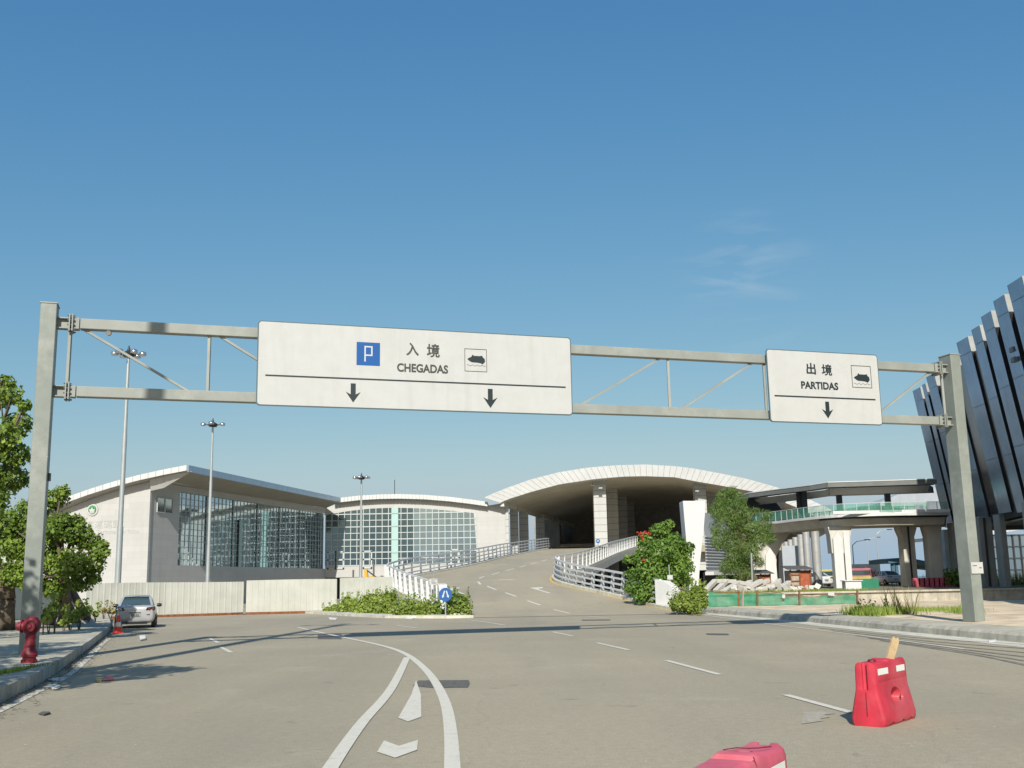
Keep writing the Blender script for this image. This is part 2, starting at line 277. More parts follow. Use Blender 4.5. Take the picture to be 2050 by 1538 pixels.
# ------------------------------------------------------------------ mesh builder
WL = {}
class MB:
    def __init__(s): s.v = []; s.f = []; s.sm = False
    def add(s, vs, fs):
        o = len(s.v); s.v += [tuple(v) for v in vs]; s.f += [tuple(i+o for i in f) for f in fs]; return s
    def box(s, c, d, rz=0, m=None):
        c = Vector(c); hx, hy, hz = d[0]/2, d[1]/2, d[2]/2
        vs = [Vector((x*hx, y*hy, z*hz)) for z in (-1,1) for y in (-1,1) for x in (-1,1)]
        q = m if m else Matrix.Rotation(rz, 3, 'Z')
        return s.add([c+q@v for v in vs], [(0,2,3,1),(4,5,7,6),(0,1,5,4),(2,6,7,3),(0,4,6,2),(1,3,7,5)])
    def bar(s, a, b, wd, ht, up=(0,0,1)):       # rectangular bar from a to b
        a = Vector(a); b = Vector(b); d = (b-a); L = d.length; d.normalize(); up = Vector(up)
        x = d.cross(up)
        if x.length < 1e-4: x = d.cross(Vector((1,0,0)))
        x.normalize(); z = x.cross(d)
        q = Matrix((x, d, z)).transposed()
        return s.box((a+b)/2, (wd, L, ht), m=q)
    def tube(s, a, b, r0, r1=None, n=10, cap=True):
        a = Vector(a); b = Vector(b); r1 = r0 if r1 is None else r1
        d = (b-a).normalized(); x = d.cross(Vector((0,0,1)))
        if x.length < 1e-3: x = Vector((1,0,0))
        x.normalize(); y = d.cross(x)
        vs = [p+(x*math.cos(t)+y*math.sin(t))*r for p, r in ((a, r0), (b, r1)) for t in [i*2*math.pi/n for i in range(n)]]
        fs = [(i, (i+1) % n, n+(i+1) % n, n+i) for i in range(n)]
        if cap: fs += [tuple(range(n))[::-1], tuple(range(n, 2*n))]
        return s.add(vs, fs)
    def path(s, pts, rs, n=8):
        for i in range(len(pts)-1): s.tube(pts[i], pts[i+1], rs[i], rs[i+1], n)
        return s
    def lathe(s, c, prof, n=20, ax='z'):
        c = Vector(c); vs = []
        for r, z in prof:
            for i in range(n):
                t = i*2*math.pi/n; x, y = r*math.cos(t), r*math.sin(t)
                vs.append(c+(Vector((x, y, z)) if ax == 'z' else Vector((z, x, y)) if ax == 'x' else Vector((x, z, y))))
        fs = []
        for k in range(len(prof)-1):
            for i in range(n): fs.append((k*n+i, k*n+(i+1) % n, (k+1)*n+(i+1) % n, (k+1)*n+i))
        fs += [tuple(range(n))[::-1], tuple(range((len(prof)-1)*n, len(prof)*n))]
        return s.add(vs, fs)
    def prism(s, poly, off):                     # planar polygon (world points) extruded by a vector
        off = Vector(off); n = len(poly); a = [Vector(p) for p in poly]; b = [p+off for p in a]
        return s.add(a+b, [tuple(range(n)), tuple(range(n, 2*n))[::-1]]+[(i, n+i, n+(i+1) % n, (i+1) % n) for i in range(n)])
    def quad(s, a, b, c, d): return s.add([a, b, c, d], [(0,1,2,3)])
    def ribbon(s, top, bot):                     # strip between two polylines
        n = len(top); return s.add(list(top)+list(bot), [(i, i+1, n+i+1, n+i) for i in range(n-1)])
    def solid(s, A, B, C, D):                    # four polylines: a closed bar with section A-B-C-D
        n = len(A); vs = list(A)+list(B)+list(C)+list(D); fs = []
        for k in range(4):
            o1, o2 = k*n, ((k+1) % 4)*n
            fs += [(o1+i, o1+i+1, o2+i+1, o2+i) for i in range(n-1)]
        fs += [(0, n, 2*n, 3*n), (n-1, 4*n-1, 3*n-1, 2*n-1)]
        return s.add(vs, fs)
    def build(s, name, m, parent=None, loc=None, smooth=False, bevel=0, label=None, fix=True):
        me = bpy.data.meshes.new(name)
        if parent is not None: o_ = WL[parent.name]
        elif loc is not None: o_ = Vector(loc)
        else:
            xs = [v[0] for v in s.v]; ys = [v[1] for v in s.v]; zs = [v[2] for v in s.v]
            o_ = Vector(((min(xs)+max(xs))/2, (min(ys)+max(ys))/2, min(zs)))
        me.from_pydata([(v[0]-o_.x, v[1]-o_.y, v[2]-o_.z) for v in s.v], [], s.f)
        if fix and len(s.f) < 60000:
            bm = bmesh.new(); bm.from_mesh(me); bmesh.ops.recalc_face_normals(bm, faces=bm.faces); bm.to_mesh(me); bm.free()
        me.materials.append(M[m] if isinstance(m, str) else m)
        if smooth:
            for p in me.polygons: p.use_smooth = True
            if smooth == 'auto':
                try: me.set_sharp_from_angle(angle=R_(40))
                except Exception: pass
        o = bpy.data.objects.new(name, me); COL.objects.link(o)
        if parent is not None: o.parent = parent
        else: o.location = o_
        WL[o.name] = o_
        if bevel:
            b = o.modifiers.new('bevel', 'BEVEL'); b.width = bevel; b.segments = 2; b.limit_method = 'ANGLE'; b.angle_limit = R_(35)
        if label: o['label'] = label
        return o
def tag(o, label=None, cat=None, group=None, kind=None):
    if label: o['label'] = label
    if cat: o['category'] = cat
    if group: o['group'] = group
    if kind: o['kind'] = kind
    return o
def thing(name, loc, label, cat, group=None):
    o = bpy.data.objects.new(name, None); COL.objects.link(o); o.location = loc; o.empty_display_size = .3
    WL[o.name] = Vector(loc); return tag(o, label, cat, group)
def struct(o, label=None): o['kind'] = 'structure'; return o
def clone(root, loc, rz=None, label=None, group=None, scale=None):
    r = root.copy(); COL.objects.link(r); r.location = loc
    if rz is not None: r.rotation_euler = (0,0,rz)
    if scale: r.scale = (scale,)*3
    if label: r['label'] = label
    if group: r['group'] = group
    for ch in list(root.children):
        c = ch.copy(); COL.objects.link(c); c.parent = r
        for g in ch.children:
            d = g.copy(); COL.objects.link(d); d.parent = c
    return r
def resample(pts, n):
    pts = [Vector(p) for p in pts]; L = [0]
    for a, b in zip(pts, pts[1:]): L.append(L[-1]+(b-a).length)
    o = []
    for k in range(n):
        t = L[-1]*k/(n-1); i = 0
        while i < len(L)-2 and L[i+1] < t: i += 1
        u = (t-L[i])/max(1e-9, L[i+1]-L[i]); o.append(pts[i].lerp(pts[i+1], u))
    return o
def smooth_path(pts, it=2):
    pts = [Vector(p) for p in pts]
    for _ in range(it):
        q = [pts[0]]
        for a, b in zip(pts, pts[1:]): q += [a.lerp(b, .25), a.lerp(b, .75)]
        pts = q+[pts[-1]]
    return pts
def offset(pts, d):                              # horizontal offset to the right of travel
    o = []
    for i, p in enumerate(pts):
        a = pts[max(0, i-1)]; b = pts[min(len(pts)-1, i+1)]; t = (b-a); t.z = 0; t.normalize()
        o.append(p+Vector((t.y, -t.x, 0))*d)
    return o
def up(pts, z): return [Vector((p.x, p.y, p.z+z)) for p in pts]
def atz(pts, z): return [Vector((p.x, p.y, z)) for p in pts]
#PART2
# ================================================================== GROUND
b = MB(); b.quad((-400,-60,0),(400,-60,0),(400,300,0),(-400,300,0)); struct(b.build('road', 'asphalt', loc=(0,0,0)))
b = MB(); b.quad((-7000,300,-.35),(7000,300,-.35),(7000,8500,-.35),(-7000,8500,-.35)); struct(b.build('sea', 'sea', loc=(0,300,-.35)))
b = MB(); b.box((0,300.3,-.5),(800,.6,1.1)); struct(b.build('sea_wall', 'conc'))
# ramp deck between its two edges
LE = [(-2.6,56.2),(-3.9,60.5),(-4.8,64.1),(-6.9,70.2),(-8.2,74.6),(-8.75,76.6),(-8.85,77.6),(-8.8,78.6),(-8.55,80.6),(-7.86,85.7),(-6.35,91.3),(-3.4,103.9),(-.1,125),(4.7,149.6),(5.2,153)]
RE = [(9.6,52.5),(8.35,57.95),(7.1,63.7),(5.75,67.8),(3.75,73.3),(2.75,77.2),(2.62,80.6),(2.95,83.4),(3.9,86),(5.5,91.8),(8.6,108.5),(12.2,128),(15.4,144.8),(17.2,153)]
def edge3(E_): return [Vector((p.x, p.y, hgt(p.y))) for p in resample(smooth_path([(x,y,0) for x,y in E_], 3), 160)]
LEp, REp = edge3(LE), edge3(RE)
def xat(pl, Y):
    for a, c in zip(pl, pl[1:]):
        if a.y <= Y <= c.y: return a.x+(c.x-a.x)*(Y-a.y)/max(1e-6, c.y-a.y)
    return pl[0].x if Y < pl[0].y else pl[-1].x
b = MB(); Ys = [56.2+i*.8 for i in range(122)]; rows = []
for Y in Ys:
    xl, xr = xat(LEp, Y), xat(REp, Y); rows.append([Vector((xl+(xr-xl)*k/6, Y, hgt(Y)+.004)) for k in range(7)])
vs = [p for r in rows for p in r]
b.add(vs, [(i*7+k, i*7+k+1, (i+1)*7+k+1, (i+1)*7+k) for i in range(len(rows)-1) for k in range(6)])
struct(b.build('ramp_road', 'asphalt', smooth=True, loc=(0,56,0)))
def rampline(pl, Y0, Y1): return [p for p in pl if Y0 <= p.y <= Y1]
# solid retaining wall on the left, open slab on the right
L1 = rampline(LEp, 57, 153); Lo = offset(L1, -.5)
b = MB(); b.solid(up(L1, -.02), up(Lo, -.02), atz(Lo, -.3), atz(L1, -.3)); struct(b.build('ramp_retaining_wall', 'clad2'))
R1 = rampline(REp, 84, 153); Ro = offset(R1, .55); Ri = offset(R1, -6)
b = MB(); b.solid(up(R1, -.01), up(Ro, -.01), up(Ro, -.75), up(R1, -.75)); b.solid(up(R1, -.15), up(Ri, -.15), up(Ri, -1.0), up(R1, -1.0))
struct(b.build('ramp_slab_edge', 'conc'))
R0_ = rampline(REp, 58, 84.6); Roo = offset(R0_, .5)
b = MB(); b.solid(up(R0_, -.02), up(Roo, -.02), atz(Roo, -.3), atz(R0_, -.3)); struct(b.build('ramp_side_wall', 'conc'))
b = MB()
for Y in (96, 110, 124, 138):
    x = xat(REp, Y)-1.6; b.box((x, Y, (hgt(Y)-1)/2), (1.1, 1.1, hgt(Y)-.95))
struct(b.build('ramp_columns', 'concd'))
# kerbs of the ramp
def kerb(pl, side, w_, h_, name, m='kerb_l', inset=0):
    a = offset(pl, side*inset); c = offset(pl, side*(inset+w_))
    bb = MB(); bb.solid(up(a, 0), up(a, h_-.03), up(c, h_), up(c, -.02)); return struct(bb.build(name, m))
kerb(L1, -1, .5, .16, 'kerb', inset=-.02)
RK = rampline(REp, 57.2, 153); kerb(RK, 1, .55, .2, 'kerb', inset=-.02)
# left pavement with its tall kerb
KL = [(-5.6,2),(-6.5,9),(-7.53,15.2),(-8.04,17.3),(-9.1,21.4),(-10.68,26.4),(-13.7,35.8),(-17.5,47.5),(-21.5,58),(-24.4,66.2)]
KLp = resample(smooth_path([(x,y,0) for x,y in KL], 2), 60)
KLi = offset(KLp, -.28); KLo = [Vector((-60, p.y, 0)) for p in KLp]
b = MB(); b.ribbon(up(KLo, .24), up(KLi, .24)); struct(b.build('pavement', 'paving', loc=(-30,30,0)))
b = MB(); kk = resample(KLp, 68)
for i in range(67):                                # kerb laid in separate stones
    a, c = kk[i], kk[i+1]; d = (c-a).normalized(); a2 = a+d*.012; c2 = c-d*.012; n_ = Vector((-d.y, d.x, 0))*.28
    dz = random.Random(i).uniform(-.008, .008)
    b.solid([a2, c2], up([a2, c2], .25+dz), [v+n_+Vector((0,0,.255+dz)) for v in (a2, c2)], [v+n_ for v in (a2, c2)])
struct(b.build('kerb', 'kerb', bevel=.012))
# right side: gutter apron, rounded kerb, pavement, sand, embankment
KR = [(9.4,61),(9.9,57.5),(10.6,52),(11.15,46.6),(11.5,41),(11.8,37.1),(12.35,31),(12.7,27.1),(13.1,20),(13.4,8),(13.4,-10)]
KRp = resample(smooth_path([(x,y,0) for x,y in KR], 2), 70)
ap = offset(KRp, .85)
b = MB(); b.ribbon(up(ap, .006), up(offset(KRp, -.55), .006)); struct(b.build('gutter', 'kerb_l', loc=(12,30,0)))
# travel goes towards the camera, so "right" (+) is -X; kerb stands on the -offset side
b = MB(); i1 = [p+Vector((0,0,.0)) for p in KRp]; kk = resample(KRp, 76)
for i in range(75):
    a, c = kk[i], kk[i+1]; d = (c-a).normalized(); a2 = a+d*.01; c2 = c-d*.01; n_ = Vector((-d.y, d.x, 0))
    if n_.x < 0: n_ = -n_
    sec = [(0,0),(.03,.17),(.1,.235),(.22,.25),(.38,.235),(.42,0)]
    vs = [v+n_*s+Vector((0,0,z)) for v in (a2, c2) for s, z in sec]
    b.add(vs, [(k, k+1, 7+k, 6+k) for k in range(5)]+[(5,4,3,2,1,0),(6,7,8,9,10,11)])
struct(b.build('kerb', 'kerb', loc=(12,30,0)))
KRi = []
for i, p in enumerate(KRp):
    KRi.append(p+Vector((.40,0,0)))
b = MB(); b.ribbon(up(KRi, .215), [Vector((p.x+2.2, p.y, .215)) for p in KRp]); struct(b.build('pavement', 'paving', loc=(14,30,0)))
b = MB(); rr = random.Random(5); nx, ny = 60, 70; vs = []
from mathutils import noise as mn
for j in range(ny+1):
    for i in range(nx+1):
        Y = -10+j*(75/ny); x0 = None
        x0 = xat(KRp[::-1], max(-10, min(61, Y)))+2.15; x = x0+(i/nx)**1.6*60
        z = .2+(.02 if i else -.03)+ .10*max(0, mn.noise(Vector((x*.35, Y*.35, 0))))*(min(1, i/6)) + .03*mn.noise(Vector((x*1.7, Y*1.7, 3)))*min(1, i/4)
        vs.append((x, Y, z))
b.add(vs, [(j*(nx+1)+i, j*(nx+1)+i+1, (j+1)*(nx+1)+i+1, (j+1)*(nx+1)+i) for j in range(ny) for i in range(nx)])
struct(b.build('sandy_ground', 'sand', smooth=True, loc=(30,30,0)))
b = MB(); vs = []; nx, ny = 70, 60                  # raised waste ground behind the net
for j in range(ny+1):
    for i in range(nx+1):
        x = 9.8+i*(70/nx); Y = (65+j*(75/ny)) if True else 0
        if j == 0: Y = 64.9
        z = .78+.12*mn.noise(Vector((x*.3, Y*.3, 7)))+.05*mn.noise(Vector((x*1.1, Y*1.1, 2)))
        if x < 13: z -= (13-x)*.12
        vs.append((x, Y, z))
b.add(vs, [(j*(nx+1)+i, j*(nx+1)+i+1, (j+1)*(nx+1)+i+1, (j+1)*(nx+1)+i) for j in range(ny) for i in range(nx)])
struct(b.build('embankment', 'soil', smooth=True, loc=(40,100,0)))
b = MB(); b.box((20.4,64.75,.38),(21,.35,.86)); b.box((20.4,64.7,.84),(21.1,.55,.1)); struct(b.build('embankment_wall', 'kerb'))
b = MB(); b.box((56,64.9,.36),(50,.3,.8)); struct(b.build('embankment_wall', 'concd'))
b = MB(); vs=[]
for i, (x, y) in enumerate([(-15.5,75),(-8.7,75.5),(-7.2,69.2),(-4.6,62.6),(-3.0,57.6),(-2.2,56.2),(-3.6,56.0),(-7,58.5),(-10,64),(-13,70.5)]): vs.append((x, y, .14))
b.prism([Vector(v) for v in vs], (0,0,-.2)); struct(b.build('traffic_island', 'kerb_l'))

# ================================================================== ROAD MARKINGS (sheets 4 mm above the road)
def gp(pts, f=None): return [ (RR(x, y) if (f or y < 1232) else G(x, y)) for x, y in pts]
def lift(v, dz): return Vector((v.x, v.y, (hgt(v.y) if abs(v.x) < 12 else 0)+dz))
def line(name, px, wd, m='white_paint', dz=.009, n=None, sm=True, label=None):
    p = gp(px); p = [Vector((q.x, q.y, 0)) for q in p]
    if len(p) > 2 and sm: p = smooth_path(p, 2)
    if len(p) == 2: p = resample(p, 5)
    a = [lift(q, dz) for q in offset(p, wd/2)]; c = [lift(q, dz) for q in offset(p, -wd/2)]
    bb = MB(); bb.ribbon(a, c); return struct(bb.build(name, m))
line('lane_line', [(596,1256.5),(640,1266.5),(690,1277),(740,1287),(780,1297),(800,1304),(822,1315),(846,1335),(866,1357),(884,1388),(896,1420),(903,1470),(906,1538),(906,1640)], .155)
line('lane_line', [(815,1317),(799,1351),(783,1381),(761,1409),(730,1441),(698,1484),(662,1538),(600,1640)], .155, dz=.012)
for a, c in [((1573,1392),(1706,1428)),((1334,1323),(1441,1351.5)),((1195,1287.5),(1259,1302)),((1106,1265.5),(1147,1274)),((1108,1220.8),(1141,1228.5)),
             ((1056,1203),(1082,1212)),((1012,1187),(1033,1194.5)),((975,1174),(993,1181)),((957,1165),(962,1170.5)),((959,1158.5),(969,1154.5)),((984,1151),(1000,1146.3)),
             ((1013,1143),(1029,1138.8)),((1040,1136),(1053,1132.2)),((1063,1129.2),(1075,1126)),((1084,1124),(1095,1121)),((1103,1119),(1112,1116.8)),
             ((420,1279),(437,1287.5)),((442,1296),(463,1307)),((794,1252.5),(834,1257.5))]:
    line('lane_dash', [a, c], .13 if a[1] > 1240 else .16)
line('lane_line', [(936,1241),(975,1246),(1012,1252.5)], .12)
line('lane_line', [(999,1161),(1030,1161.3)], .25); line('lane_line', [(1176,1234.5),(1216,1238)], .14)
line('edge_line', [(1409,1232),(1530,1248.6),(1660,1264.5),(1788,1281),(1931,1300)], .11)
line('edge_line', [(218,1279),(209,1286),(170,1325),(135,1356),(98,1374),(0,1424),(-60,1452)], .15)
line('no_parking_line', [(1108,1152),(1101.5,1156.5),(1103,1164),(1114,1170.5),(1140,1177),(1189.5,1186),(1222.7,1194.5),(1256,1203.5),(1290,1211),(1350,1224.5)], .13, 'yellow_paint')
def decal(name, px, m='white_paint', dz=.009, on=None):
    p = gp(px, on); bb = MB(); q = [lift(v, dz) for v in p]; bb.add(q, [tuple(range(len(q)))]); return struct(bb.build(name, m))
decal('painted_arrow', [(833,1363),(842.6,1391.5),(843.4,1436.6),(816.8,1446),(797.2,1438.5),(823.6,1391.5)])
decal('painted_arrow', [(837,1483),(835,1503),(791,1519),(755,1507),(768.7,1484),(798.6,1495)])
def arrow_turn(tail, head, side):
    t = RR(*tail); hd = RR(*head); d = Vector((hd.x-t.x, hd.y-t.y, 0)); L = d.length; d.normalize(); n_ = Vector((d.y, -d.x, 0))*side
    def w_(a, c): v = t+d*a+n_*c; return lift(v, .012)
    bb = MB(); bb.add([w_(0,-.1), w_(L*.62,-.1), w_(L*.62,.1), w_(0,.1)], [(0,1,2,3)])
    bb.add([w_(L*.62,-.1), w_(L*.8,-.25), w_(L*.78,-.5), w_(L*1.02,-.85), w_(L*1.0,.15), w_(L*.62,.1)], [(0,1,2,3,4,5)]); struct(bb.build('painted_arrow', 'white_paint'))
arrow_turn((928,1190), (897,1178), -1); arrow_turn((1100,1188), (1064,1177), -1)
decal('road_patch', [(838,1363),(938,1362),(941,1369),(937,1377),(868,1378),(826,1374)], 'patch', .006)
decal('road_patch', [(1165,1241),(1222,1240.5),(1222,1242.5),(1165,1243)], 'patch', .006)
decal('road_patch', [(636,1270),(684,1270),(684,1280),(636,1280)], 'patch', .006)
decal('manhole_cover', [(1413,1268.5),(1457,1269),(1460,1272),(1416,1271.5)], 'iron', .007)
decal('cement_smear', [(1608,1425),(1626,1425.5),(1645,1424.5),(1672,1429.5),(1650,1432),(1662,1437),(1641,1440),(1650,1444),(1630,1447),(1605,1450.5),(1608,1437)], 'faint_paint', .007)
for k in range(6):                                   # dark curved stripes laid on the road beside the right kerb
    line('dark_stripe', [(1640+k*25,1258+k*5.0),(1740+k*26,1268+k*6.2),(1860+k*22,1280+k*6.8),(2060,1291+k*8.5)], .10+.03*(k % 2), 'stripe_tone', .007)

# ================================================================== RAILINGS
def railing(name, pts, label, spacing=1.5, H_=1.3, side=1, lean=.16):
    pts = resample(pts, 200); L = sum((c-a).length for a, c in zip(pts, pts[1:])); n = int(L/spacing)+1
    fn_ = resample(pts, 2000); q = [fn_[0]]; acc = 0
    for a_, c_ in zip(fn_, fn_[1:]):
        acc += (c_-a_).length
        if acc >= (2.3 if c_.y > 84 else spacing): q.append(c_); acc = 0
    n = len(q)
    root = thing(name, q[0], label, 'railing')
    fine = resample(pts, 120)
    for z, r in ((H_, .06), (H_*.72, .05), (H_*.46, .05), (H_*.2, .05)):
        ff = offset(fine, side*(lean*z/H_-.13)); bb = MB(); bb.solid(up(offset(ff, -r), z-r), up(offset(ff, r), z-r), up(offset(ff, r), z+r), up(offset(ff, -r), z+r))
        bb.build('top_rail' if z == H_ else 'rail', 'rail', root)
    pm = MB(); hh = H_
    pm.add([(-.055,-.08,0),(.055,-.08,0),(.055,.18,0),(-.055,.18,0),(-.05,-.07+lean,hh),(.05,-.07+lean,hh),(.045,.06+lean,hh),(-.045,.06+lean,hh)], [(0,3,2,1),(4,5,6,7),(0,1,5,4),(1,2,6,5),(2,3,7,6),(3,0,4,7)])
    p0 = None
    for i, p in enumerate(q):
        a = q[max(0, i-1)]; c = q[min(n-1, i+1)]; d = (c-a); ang = math.atan2(d.y, d.x)
        if p0 is None: po = pm.build('post', 'rail', None, loc=(0,0,0)); po.parent = root; p0 = po
        else: po = p0.copy(); COL.objects.link(po); po.parent = root
        if p.y > 84: po.scale = (.9, .5, 1)
        po.location = Vector(p)-Vector(q[0]); po.rotation_euler = (0,0,ang+(math.pi if side > 0 else 0))
    return root
lp = offset(rampline(LEp, 60.8, 152), -.25); railing('ramp_railing', up(lp, .14), 'white slatted railing that bends back along the left edge of the ramp', side=-1)
rp_ = offset(rampline(REp, 60.3, 151), .28); railing('ramp_railing', up(rp_, .18), 'white slatted railing that curves round the right edge of the ramp', side=1)
def end_pier(x, y, ang, z, label):
    prof = [(0,-.6),(1.75,-.6),(1.7,.3),(1.5,.8),(1.15,1.2),(.7,1.45),(0,1.52)]
    d = Vector((math.cos(ang), math.sin(ang), 0)); n_ = Vector((-d.y, d.x, 0))*.5
    bb = MB(); bb.prism([Vector((x, y, z))+d*a-n_*.5+Vector((0,0,c)) for a, c in prof], n_)
    return tag(bb.build('end_pier', 'white', bevel=.03), label, 'pier')
a = lp[0]; end_pier(a.x+.1, a.y+.1, R_(-80), a.z, 'white quarter round wall ending the left ramp railing')
a = rp_[0]; end_pier(a.x-.1, a.y+.3, R_(-48), a.z, 'white quarter round wall ending the right ramp railing beside the bush')
#PART3
# ================================================================== TERMINAL: hall with glass wall (left)
def panels(b_, tops, bots, nrm, gap=.035, th=.12):
    nrm = Vector(nrm).normalized()
    for i in range(len(tops)-1):
        a, c, e, f = tops[i], tops[i+1], bots[i+1], bots[i]; g = gap/max(.01, (c-a).length)/2
        A = a.lerp(c, g); C = a.lerp(c, 1-g); E_ = f.lerp(e, 1-g); F_ = f.lerp(e, g); b_.prism([A, C, E_, F_], nrm*th)
T = P(375, 932, 104); U = G(680, 997, T.z); gv = (U-T); gv.z = 0; LR = gv.length; gv.normalize(); dl = Vector((-gv.y, gv.x, 0)); dl = Vector((-.982, .187, 0))
hall = thing('terminal_hall', (-38,125,0), 'pale terminal hall with sloping roof edge and receding glass wall', 'building')
top = [PLN(x, y, T, dl) for x, y in [(375,932),(330,940.5),(280,951.5),(230,964.5),(180,980),(130,998),(90,1015),(40,1040),(-20,1075)]]
top = resample(top, 28); bot = up(top, -.5)
b = MB(); b.solid(top, [p+gv*LR for p in top], [p+gv*LR for p in up(top, -.45)], up(top, -.45)); b.build('roof', 'roof', hall)
b = MB(); panels(b, up(top, .03), bot, (-gv.x, -gv.y, 0)); b.build('roof_fascia', 'fascia', hall)
b = MB(); n_ = Vector((gv.y, -gv.x, 0)); pts = [T+gv*(LR*k/14) for k in range(15)]; panels(b, up(pts, .03), up(pts, -.62), n_, .05, .15); b.build('roof_edge', 'edge', hall)
C1 = P(300, 962, 106); D1 = Vector((-26.2, 150, 0)); C0 = Vector((C1.x, C1.y, 0)); wv = (D1-C0); WLn = wv.length; wv.normalize()
def W1(px, py): return PLN(px, py, C0, wv)      # point on the glass wall's plane
zt = C1.z
# soffit from the roof edge down to the wall head
inn0 = Vector((C0.x, C0.y, 12.45)); inn1 = Vector((D1.x, D1.y, 12.45)); ed0 = T+Vector((0,0,-.6)); ed1 = T+gv*LR+Vector((0,0,-.6))
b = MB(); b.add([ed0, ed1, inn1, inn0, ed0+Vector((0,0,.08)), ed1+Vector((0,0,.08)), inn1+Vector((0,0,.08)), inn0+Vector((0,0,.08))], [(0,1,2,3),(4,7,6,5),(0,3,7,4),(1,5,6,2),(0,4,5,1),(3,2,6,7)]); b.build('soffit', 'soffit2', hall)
nl = Vector((-dl.y, dl.x, 0)); nl = nl if nl.y < 0 else -nl
fw = resample([PLN(x, y, C0, dl) for x, y in [(302,964),(250,976),(200,993),(150,1012),(108,1030),(60,1052),(0,1085)]], 14)
b = MB(); b.solid(fw, [p-nl*.35 for p in fw], [Vector((p.x, p.y, 0))-nl*.35 for p in fw], atz(fw, 0)); b.build('front_wall', 'clad', hall)
b = MB(); f2 = [p+Vector((0,0,.02)) for p in fw]; bb2 = [t_+gv*0 for t_ in bot]
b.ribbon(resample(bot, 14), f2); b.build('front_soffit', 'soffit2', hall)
# gable end piece closing the deep eave
g0 = [PLN(x, y, C0, dl) for x, y in [(302,966)]][0]
q = [P(384, 943, 104.2), P(300, 955, 105.2), C1+Vector((0,-.1,-.1)), C1+Vector((.15,-.1,-1.05)), P(328, 977, 105.6)]
b = MB(); b.prism(q, (-.1,.35,0)); b.build('eave_end', 'clad', hall)
nw = Vector((wv.y, -wv.x, 0))                    # outward normal of the glass wall
gx0, gx1 = W1(358, 1060), W1(652, 1060)
def s_of(p): return (Vector((p.x, p.y, 0))-C0).dot(wv)
s0, s1 = s_of(gx0), WLn-.2
ztop = lambda s: inn0.z+(inn1.z-inn0.z)*s/WLn-.75
zsill = P(358, 1132, gx0.y).z
def WP(s, z, o=0): v = C0+wv*s+nw*o; return Vector((v.x, v.y, z))
b = MB(); b.add([WP(0,0), WP(s0,0), WP(s0,12.3), WP(0,12.45)], [(0,1,2,3)]); b.add([WP(s0,0), WP(WLn,0), WP(WLn,zsill), WP(s0,zsill)], [(0,1,2,3)])
b.add([WP(s0,ztop(s0)), WP(WLn,ztop(WLn)), WP(WLn,12.45), WP(s0,12.3)], [(0,1,2,3)])
b.add([WP(s0,zsill,-.35), WP(s0,12,-.35), WP(s0,12), WP(s0,zsill)], [(0,1,2,3)]); b.build('side_wall', 'clad', hall)
gw = MB(); NC, NR = 44, 12
for i in range(NC):
    for j in range(NR):
        a = s0+(s1-s0)*i/NC; c = s0+(s1-s0)*(i+1)/NC; z = lambda s, k: zsill+(ztop(s)-zsill)*k/NR
        gw.quad(WP(a,z(a,j),-.3), WP(c,z(c,j),-.3), WP(c,z(c,j+1),-.3), WP(a,z(a,j+1),-.3))
cw = gw.build('glass_wall', 'glass', hall)
b = MB()
for i in range(NC+1):
    a = s0+(s1-s0)*i/NC; w_ = .5 if i % 7 == 0 else .07; b.bar(WP(a,zsill,-.27 if w_ < .1 else -.2), WP(a,ztop(a),-.27 if w_ < .1 else -.2), w_*.45 if w_ > .1 else .04, .06)
for j in range(NR+1): b.bar(WP(s0,zsill+(ztop(s0)-zsill)*j/NR,-.26), WP(s1,zsill+(ztop(s1)-zsill)*j/NR,-.26), .06, .06)
b.build('mullions', 'mull', hall)
b = MB(); a = W1(484, 1060); sa = s_of(a); b.bar(WP(sa,zsill,-.12), WP(sa,ztop(sa)-2.2,-.12), 1.0, .12); b.build('cyan_panel', 'cyan', hall)
wn = MB(); sA, sB = s_of(W1(314,1010)), s_of(W1(345,1010)); zA, zB = W1(330,1027).z, W1(330,998).z
wn.add([WP(sA,zA,.03), WP(sB,zA,.03), WP(sB,zB,.03), WP(sA,zB,.03)], [(0,1,2,3)]); wo = wn.build('window', 'glass2', hall)
b = MB(); sm_ = (sA+sB)/2
for s_ in (sA, sm_, sB): b.bar(WP(s_,zA,.06), WP(s_,zB,.06), .09, .1)
for z_ in (zA, zB): b.bar(WP(sA,z_,.06), WP(sB,z_,.06), .09, .09)
b.build('window_frame', 'mull', wo)
# emblem and letters on the front wall
ec = PLN(186, 1021, C0, dl)+nl*.12; er = .62
def disc(bb_, c, r, o, n=40, sx=1):
    c = Vector(c); bb_.prism([c+dl*(-math.cos(t)*r*sx)+Vector((0,0,math.sin(t)*r))+nl*o for t in [i*2*math.pi/n for i in range(n)]], nl*.03)
em = thing('emblem', ec, 'round green and white lotus emblem on the left terminal wall', 'emblem')
b = MB(); disc(b, ec, er, -.1); b.build('rim', 'pole', em)
b = MB(); disc(b, ec, er*.92, -.06); b.build('plate', 'whitep', em)
b = MB(); disc(b, ec, er*.70, -.02); b.build('green_disc', 'emgreen', em)
b = MB()
def petal(cx, cz, rx, rz, rot, o=.02):
    n = 24; c0_ = ec+dl*(-cx*er)+Vector((0,0,cz*er)); pts_ = []
    for i in range(n):
        t = i*2*math.pi/n; x = rx*math.cos(t)*(1-.25*math.sin(t)); z = rz*math.sin(t); X = x*math.cos(rot)-z*math.sin(rot); Z = x*math.sin(rot)+z*math.cos(rot)
        pts_.append(c0_+dl*(-X*er)+Vector((0,0,Z*er))+nl*o)
    b.prism(pts_, nl*.02)
